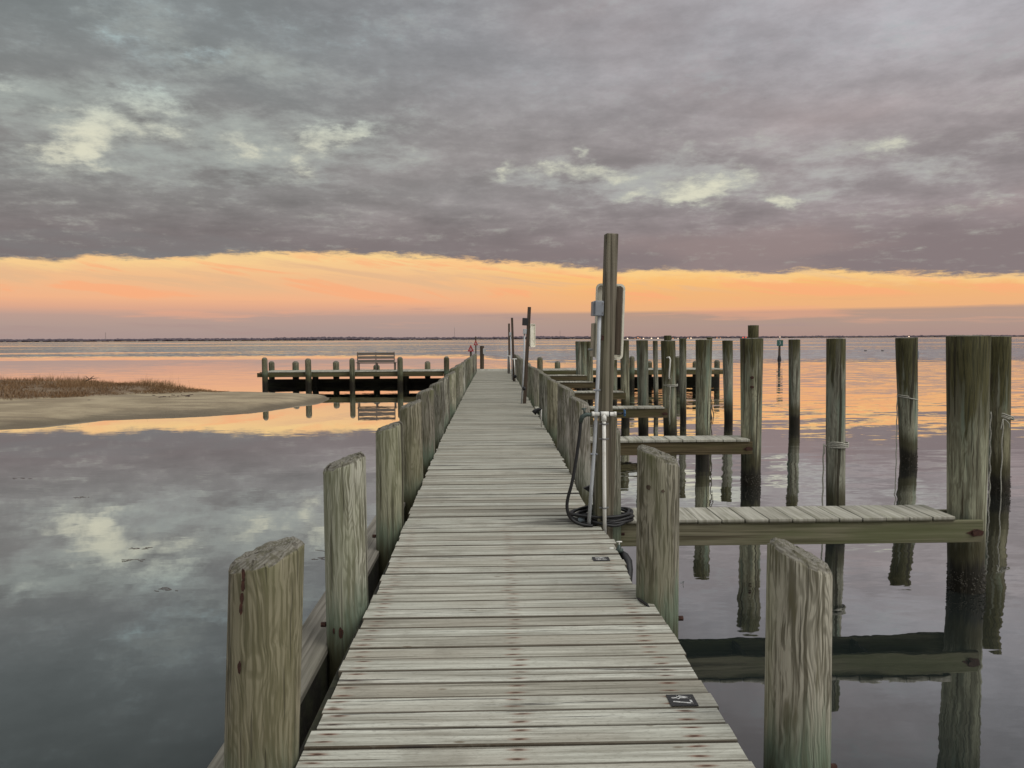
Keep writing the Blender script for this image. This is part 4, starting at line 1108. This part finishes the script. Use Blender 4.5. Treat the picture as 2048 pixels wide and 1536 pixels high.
# houses
HW = [simple('far_house_wall_white', (.42, .38, .36), .8), simple('far_house_wall_sand', (.30, .24, .21), .8)]
HR = simple('far_house_roof', (.09, .075, .08), .8)
def house(x, w, h, mat, label):
    yo = mn.noise(Vector((x * .0007, 1, 0))) * 60; y = SH + 34 + yo; z = WZ + 1
    e = empty('far_house', (x, y, z), label, 'house', 'houses along the far shore')
    s = MB(); s.box((x, y, z + h / 2), (w, 9, h)); s.build('wall', mat, e)
    s = MB(); s.prism([(x - w/2 - .5, z + h), (x + w/2 + .5, z + h), (x + w*.3, z + h + 2.6), (x - w*.3, z + h + 2.6)], y - 5, y + 5); s.build('roof', HR, e)
    return e
rnd = random.Random(12)
spots = []
for px in list(range(20, 660, 26)) + list(range(665, 1180, 17)) + list(range(1520, 2040, 60)):
    spots.append(px + rnd.uniform(-9, 9))
for px in spots:
    x = (px - 987) / F_PX * SH
    house(x, rnd.uniform(7, 22), rnd.uniform(2.5, 4.6), rnd.choice(HW), 'tiny pale house, one of a scattered line on the far shore')
# shore lamps
def emit(name, col, st):
    m = bpy.data.materials.new(name); m.use_nodes = True; nt = m.node_tree; nt.nodes.clear(); T = NT(nt)
    o = T.n('ShaderNodeOutputMaterial'); e = T.n('ShaderNodeEmission'); e.inputs[0].default_value = (*col, 1); e.inputs[1].default_value = st; T.L.new(e.outputs[0], o.inputs[0]); return m
LA = emit('lamp_amber', (1., .42, .18), 1.6); LWm = emit('lamp_white', (1., .72, .5), 2.0); LR = emit('lamp_red', (1., .12, .06), 1.3)
for px, py, r, mt in ((1255, 677, 4.2, LWm), (1270, 677.5, 2., LA), (1276, 675.5, 3.2, LA), (1280, 677, 2.6, LA), (1287, 677.3, 3.8, LWm), (1303, 677, 4.4, LWm), (1316, 677, 4.6, LWm), (1346, 677, 2.8, LA),
                      (1356, 677, 2.6, LWm), (1376, 676.8, 3.0, LA), (1382, 677, 4.0, LWm), (1434, 676, 2.8, LA), (1441, 676.5, 2.2, LA), (1486, 675, 4.0, LR), (1492, 674.5, 3.8, LR), (1497, 675, 4.2, LR), (1818, 673, 3.4, LWm), (463, 682, 1.8, LWm), (1560, 674, 3., LWm)):
    c = at(px, py, SH + 10)
    c.z = max(c.z, WZ + 2)
    e = empty('shore_lamp', (c.x, c.y, WZ), {id(LA): 'dim amber lamp glowing low on the far shore', id(LWm): 'bright pale orange lamp glowing on the far shore', id(LR): 'red lamp glowing on the far shore left of the tall pile'}[id(mt)], 'lamp', 'lamps glowing on the far shore' + {id(LA): ', amber', id(LWm): ', pale', id(LR): ', red'}[id(mt)])
    s = MB(); s.sphere(c, r * .85, 10, 6); s.build('lamp_head', mt, e)
    s = MB(); s.tube([(c.x, c.y + 1, WZ), (c.x, c.y + 1, c.z)], .4, 6); s.build('pole', POLE_D, e)
# masts
for px, py, D_, w, lb in ((909, 655.5, 4700, 1.3, 'tall thin radio mast with a white tip on the far shore'), (211, 665, 4700, 1.4, 'short dark mast on the far shore at the left'), (1120, 661, 4800, .9, 'faint radio mast on the far shore right of the pier')):
    t = at(px, py, D_); e = empty('radio_mast', (t.x, t.y, WZ), lb, 'mast', 'masts on the far shore')
    s = MB()
    for k in range(3):
        an = k * 2.094; s.tube([(t.x + math.cos(an) * w, t.y + math.sin(an) * w, WZ), (t.x + math.cos(an) * w * .8, t.y + math.sin(an) * w * .8, t.z)], .36, 5)
    z = WZ; k = 0
    while z < t.z - 4:
        a0, a1 = k * 2.094, (k + 1) * 2.094; s.tube([(t.x + math.cos(a0) * w, t.y + math.sin(a0) * w, z), (t.x + math.cos(a1) * w, t.y + math.sin(a1) * w, z + 3)], .22, 4); z += 3; k += 1
    s.build('lattice', simple('mast_steel', (.28, .24, .23), .7), e)
    if px == 909:
        s = MB(); s.sphere((t.x, t.y, t.z), 2.2, 8, 5); s.build('tip', WHITEP, e)

# ------------------------------------------------------------------ sky
w = bpy.data.worlds.new('World'); scene.world = w; w.use_nodes = True; nt = w.node_tree; nt.nodes.clear(); T = NT(nt)
out = T.n('ShaderNodeOutputWorld'); bg = T.n('ShaderNodeBackground'); T.L.new(bg.outputs[0], out.inputs[0])
g = T.n('ShaderNodeTexCoord').outputs['Generated']
nv = T.n('ShaderNodeVectorMath', operation='NORMALIZE'); T.put(nv.inputs[0], g); dx, dy, dz = T.sep(nv.outputs[0])
az = T.m('ARCTAN2', dx, dy); el = T.m('ARCSINE', dz)
zq = T.add(T.m('MAXIMUM', dz, 0.), .07)
q = T.comb(T.m('DIVIDE', dx, zq), T.m('DIVIDE', dy, zq), 0.)
nA = T.noise(q, 1.15, 5, .58, .25); nB = T.noise(T.vadd(q, (7.3, 2.1, 4.)), 3.2, 6, .66); nC = T.noise(T.vadd(q, (1.3, 9.1, 2.)), .5, 4, .5)
aen = T.comb(T.mul(az, 1.), T.mul(el, 2.2), 0.)
wpc = T.noise(aen, 15., 5, .66, 0., True); wx, wy, wz_ = T.sep(wpc)
azw = T.add(az, T.mul(T.sub(wx, .5), .09)); elw = T.add(el, T.mul(T.sub(wy, .5), .045))
lr = T.ss(az, -.55, .5)
# cloud deck colours
low = T.mix(lr, srgb(128, 119, 119), srgb(140, 127, 128))
midc = T.mix(lr, srgb(136, 135, 133), srgb(158, 150, 151))
topc = T.mix(lr, srgb(122, 127, 128), srgb(170, 168, 173))
cl = T.mix(T.ss(el, .10, .19), low, midc); cl = T.mix(T.ss(el, .22, .38), cl, topc)
k = T.add(.84, T.mul(T.ss(nA, .28, .72), .31)); k = T.mul(k, T.add(.90, T.mul(T.ss(nB, .3, .7), .2)))
k = T.mul(k, T.add(.91, T.mul(T.ss(wz_, .3, .7), .18)))
kk = T.mix(T.mul(T.ss(el, .10, .15), 1.), (.93, .93, .93, 1), k)
cl = T.mix(1., cl, kk, 'MULTIPLY')
# pinkish underlit parts
cl = T.mix(T.mul(T.ss(nC, .48, .66, 0, .35), T.ss(lr, .2, .8)), cl, srgb(168, 146, 142))
cl = T.mix(T.mul(T.ss(nC, .5, .35, 0, .3), T.ss(lr, .6, .1)), cl, srgb(128, 136, 136))
# breaks in the cloud
def gs(px, py, sx, sy, amp, rot=0.):
    a0, e0 = azel(px, py); sx /= F_PX; sy /= F_PX; c_, s_ = math.cos(rot), math.sin(rot)
    u = T.sub(azw, a0); v = T.sub(elw, e0)
    if rot: uu = T.add(T.mul(u, c_), T.mul(v, s_)); vv = T.sub(T.mul(v, c_), T.mul(u, s_))
    else: uu, vv = u, v
    d = T.add(T.m('POWER', T.mul(uu, 1 / sx), 2.), T.m('POWER', T.mul(vv, 1 / sy), 2.))
    return T.mul(T.m('EXPONENT', T.mul(d, -1.)), amp)
def total(lst):
    t = None
    for a in lst:
        v = gs(*a); t = v if t is None else T.add(t, v)
    return t
br = total([(195, 262, 80, 42, 1.15, .75), (325, 203, 42, 20, 1., .1), (312, 260, 60, 16, .95, -.1), (140, 305, 50, 14, 1., .1), (478, 292, 42, 24, .85, 0), (625, 285, 55, 32, 1.15, .2), (715, 263, 62, 11, 1., .12),
            (408, 104, 34, 11, .95, 0), (260, 90, 75, 22, .55, -.2), (14, 166, 26, 12, .85, 0), (600, 345, 18, 22, .75, .3), (1010, 345, 26, 14, .7, .8), (1150, 302, 18, 11, .95, .3), (1185, 345, 70, 17, 1., -.1),
            (1262, 388, 30, 9, .75, .2), (1405, 382, 62, 22, 1.2, -.15), (1500, 350, 55, 18, .65, -.3), (1575, 398, 40, 11, 1., -.25), (1770, 290, 60, 20, .72, 0), (110, 225, 40, 8, .6, 0), (1900, 412, 70, 14, .45, 0),
            (600, 60, 160, 34, .25, 0), (1350, 395, 60, 12, .7, 0), (1090, 340, 60, 12, .6, 0)])
soft = total([(250, 270, 260, 90, .9, 0), (640, 300, 220, 70, .8, 0), (1250, 360, 300, 55, .85, -.05), (1750, 330, 280, 70, .6, 0), (420, 110, 260, 45, .7, -.1), (60, 180, 120, 40, .5, 0), (1100, 60, 400, 60, .4, 0)])
sm = T.mul(T.ss(T.add(T.mul(soft, .7), T.add(T.mul(T.sub(nB, .5), 1.6), T.mul(T.sub(wz_, .5), 1.))), .2, .95), .85)
cl = T.mix(sm, cl, T.mix(lr, srgb(164, 171, 166), srgb(178, 179, 176)))
nF = T.noise(aen, 46., 5, .7)
br = T.add(br, T.mul(T.sub(nF, .5), 1.5))
halo = T.mul(T.ss(T.add(br, T.add(T.mul(T.sub(nB, .5), 1.6), T.mul(T.sub(wz_, .5), .8))), .02, .95), .62)
cl = T.mix(halo, cl, T.mix(T.ss(el, .22, .33), srgb(184, 186, 175), srgb(158, 170, 172)))
bm_ = T.ss(T.add(br, T.add(T.mul(T.sub(nB, .5), 1.8), T.mul(T.sub(wz_, .5), 1.9))), .42, 1.6)
bm_ = T.mul(bm_, T.ss(br, .0, .4))
cream = T.mix(T.ss(el, .22, .33), srgb(220, 218, 196), srgb(180, 203, 203))
cl = T.mix(T.mul(bm_, .95), cl, cream)
# open band under the deck
st = T.noise(T.comb(T.mul(az, 2.2), T.mul(el, 34.), 0.), 1.4, 5, .6, .3); st2 = T.noise(T.comb(T.mul(az, 5.), T.add(T.mul(el, 46.), T.mul(az, 7.)), 5.), 1., 5, .6, .5)
E = lambda *c: srgb(*c)
rl = T.ramp(T.mul(el, 8.), [(0, E(168, 147, 143)), (.14, E(177, 153, 144)), (.24, E(188, 157, 144)), (.31, E(220, 168, 140)), (.40, E(240, 180, 138)), (.60, E(240, 188, 140)), (.82, E(247, 206, 146))])
rr = T.ramp(T.mul(el, 8.), [(0, E(172, 143, 135)), (.14, E(176, 150, 138)), (.255, E(184, 152, 134)), (.285, E(236, 178, 128)), (.45, E(242, 182, 122)), (.62, E(250, 194, 120)), (.82, E(248, 204, 132))])
ob = T.mix(T.ss(az, -.12, .18), rl, rr)
ob = T.mix(T.mul(T.ss(st2, .52, .62), T.ss(el, .04, .055, 0, .6)), ob, srgb(252, 172, 124))
ob = T.mix(T.mul(T.ss(st2, .5, .34), T.ss(el, .05, .07, 0, .85)), ob, srgb(228, 184, 142))
ob = T.mix(T.mul(T.ss(st, .54, .64, 0, .6), T.ss(el, .052, .03)), ob, srgb(172, 146, 140))
ob = T.mix(T.mul(T.ss(st, .46, .36, 0, .45), T.m('MULTIPLY', T.ss(el, .05, .034), T.ss(el, .012, .022))), ob, srgb(236, 170, 136))
# cloud base edge
ex = [(0, 516), (120, 523), (200, 513), (300, 519), (430, 512), (560, 506), (700, 508), (860, 513), (960, 524), (1050, 528), (1150, 536), (1250, 545), (1330, 540), (1440, 544), (1540, 549), (1640, 540), (1720, 547), (1850, 549), (2048, 551)]
stops = []
for px, py in ex:
    a, e = azel(px, py); stops.append(((a + 1.) / 2., e))
fc = T.n('ShaderNodeFloatCurve'); cu = fc.mapping.curves[0]; fc.mapping.use_clip = False
pts = [(0., stops[0][1] * 5)] + [(p_, e_ * 5) for p_, e_ in stops] + [(1., stops[-1][1] * 5)]
cu.points[0].location = pts[0]; cu.points[1].location = pts[-1]
for p_ in pts[1:-1]: cu.points.new(*p_)
fc.mapping.update(); T.put(fc.inputs['Value'], T.m('MULTIPLY_ADD', az, .5, .5, clamp=True)); edge = T.mul(fc.outputs[0], .2)
en = T.noise(T.comb(T.mul(az, 26.), T.mul(el, 110.), 0.), 1., 7, .68, .2)
ed = T.sub(T.add(el, T.mul(T.sub(en, .5), .026)), edge)
# brighter rim of clear sky right under the cloud
ob = T.mix(T.ss(ed, -.014, -.001, 0, .55), ob, srgb(250, 212, 146))
sky = T.mix(T.ss(ed, -.0028, .005), ob, cl)
# brighter, more open sky overhead and behind the camera
up = T.ss(el, .50, .95); back = T.mul(T.ss(dy, .35, -.35), T.ss(el, -.02, .2))
nish = T.n('ShaderNodeTexSky', sky_type='NISHITA'); nish.sun_disc = False; nish.sun_elevation = R(50); nish.sun_rotation = R(128)
over = T.mix(.85, T.mix(1., nish.outputs[0], (.10, .10, .10, 1), 'MULTIPLY'), T.mix(nA, (.85, .86, .86, 1), (1.25, 1.24, 1.18, 1)))
sky = T.mix(back, sky, T.mix(T.ss(dx, -.7, .8), (.22, .23, .24, 1), (.50, .49, .46, 1)))
sky = T.mix(up, sky, over)
sky = T.mix(T.ss(el, 0., -.02), sky, (.2, .19, .2, 1))
T.put(bg.inputs[0], sky); bg.inputs[1].default_value = 1.0
w.cycles.sampling_method = 'MANUAL'; w.cycles.sample_map_resolution = 256

sl = bpy.data.lights.new('rear_sky_lamp', 'SUN'); so = bpy.data.objects.new('rear_sky_lamp', sl); COL.objects.link(so)
sl.energy = 1.5; sl.angle = R(32); sl.color = (1., .97, .92)
se, sa = R(50), R(128)     # broad lamp added to stand in for bright sky behind the camera
d = Vector((math.sin(sa) * math.cos(se), math.cos(sa) * math.cos(se), math.sin(se)))
so.rotation_euler = d.to_track_quat('Z', 'Y').to_euler()

scene.view_settings.view_transform = 'Standard'; scene.view_settings.look = 'None'; scene.view_settings.exposure = 0; scene.view_settings.gamma = 1
scene.cycles.max_bounces = 4; scene.cycles.glossy_bounces = 3; scene.cycles.diffuse_bounces = 2; scene.cycles.sample_clamp_indirect = 6
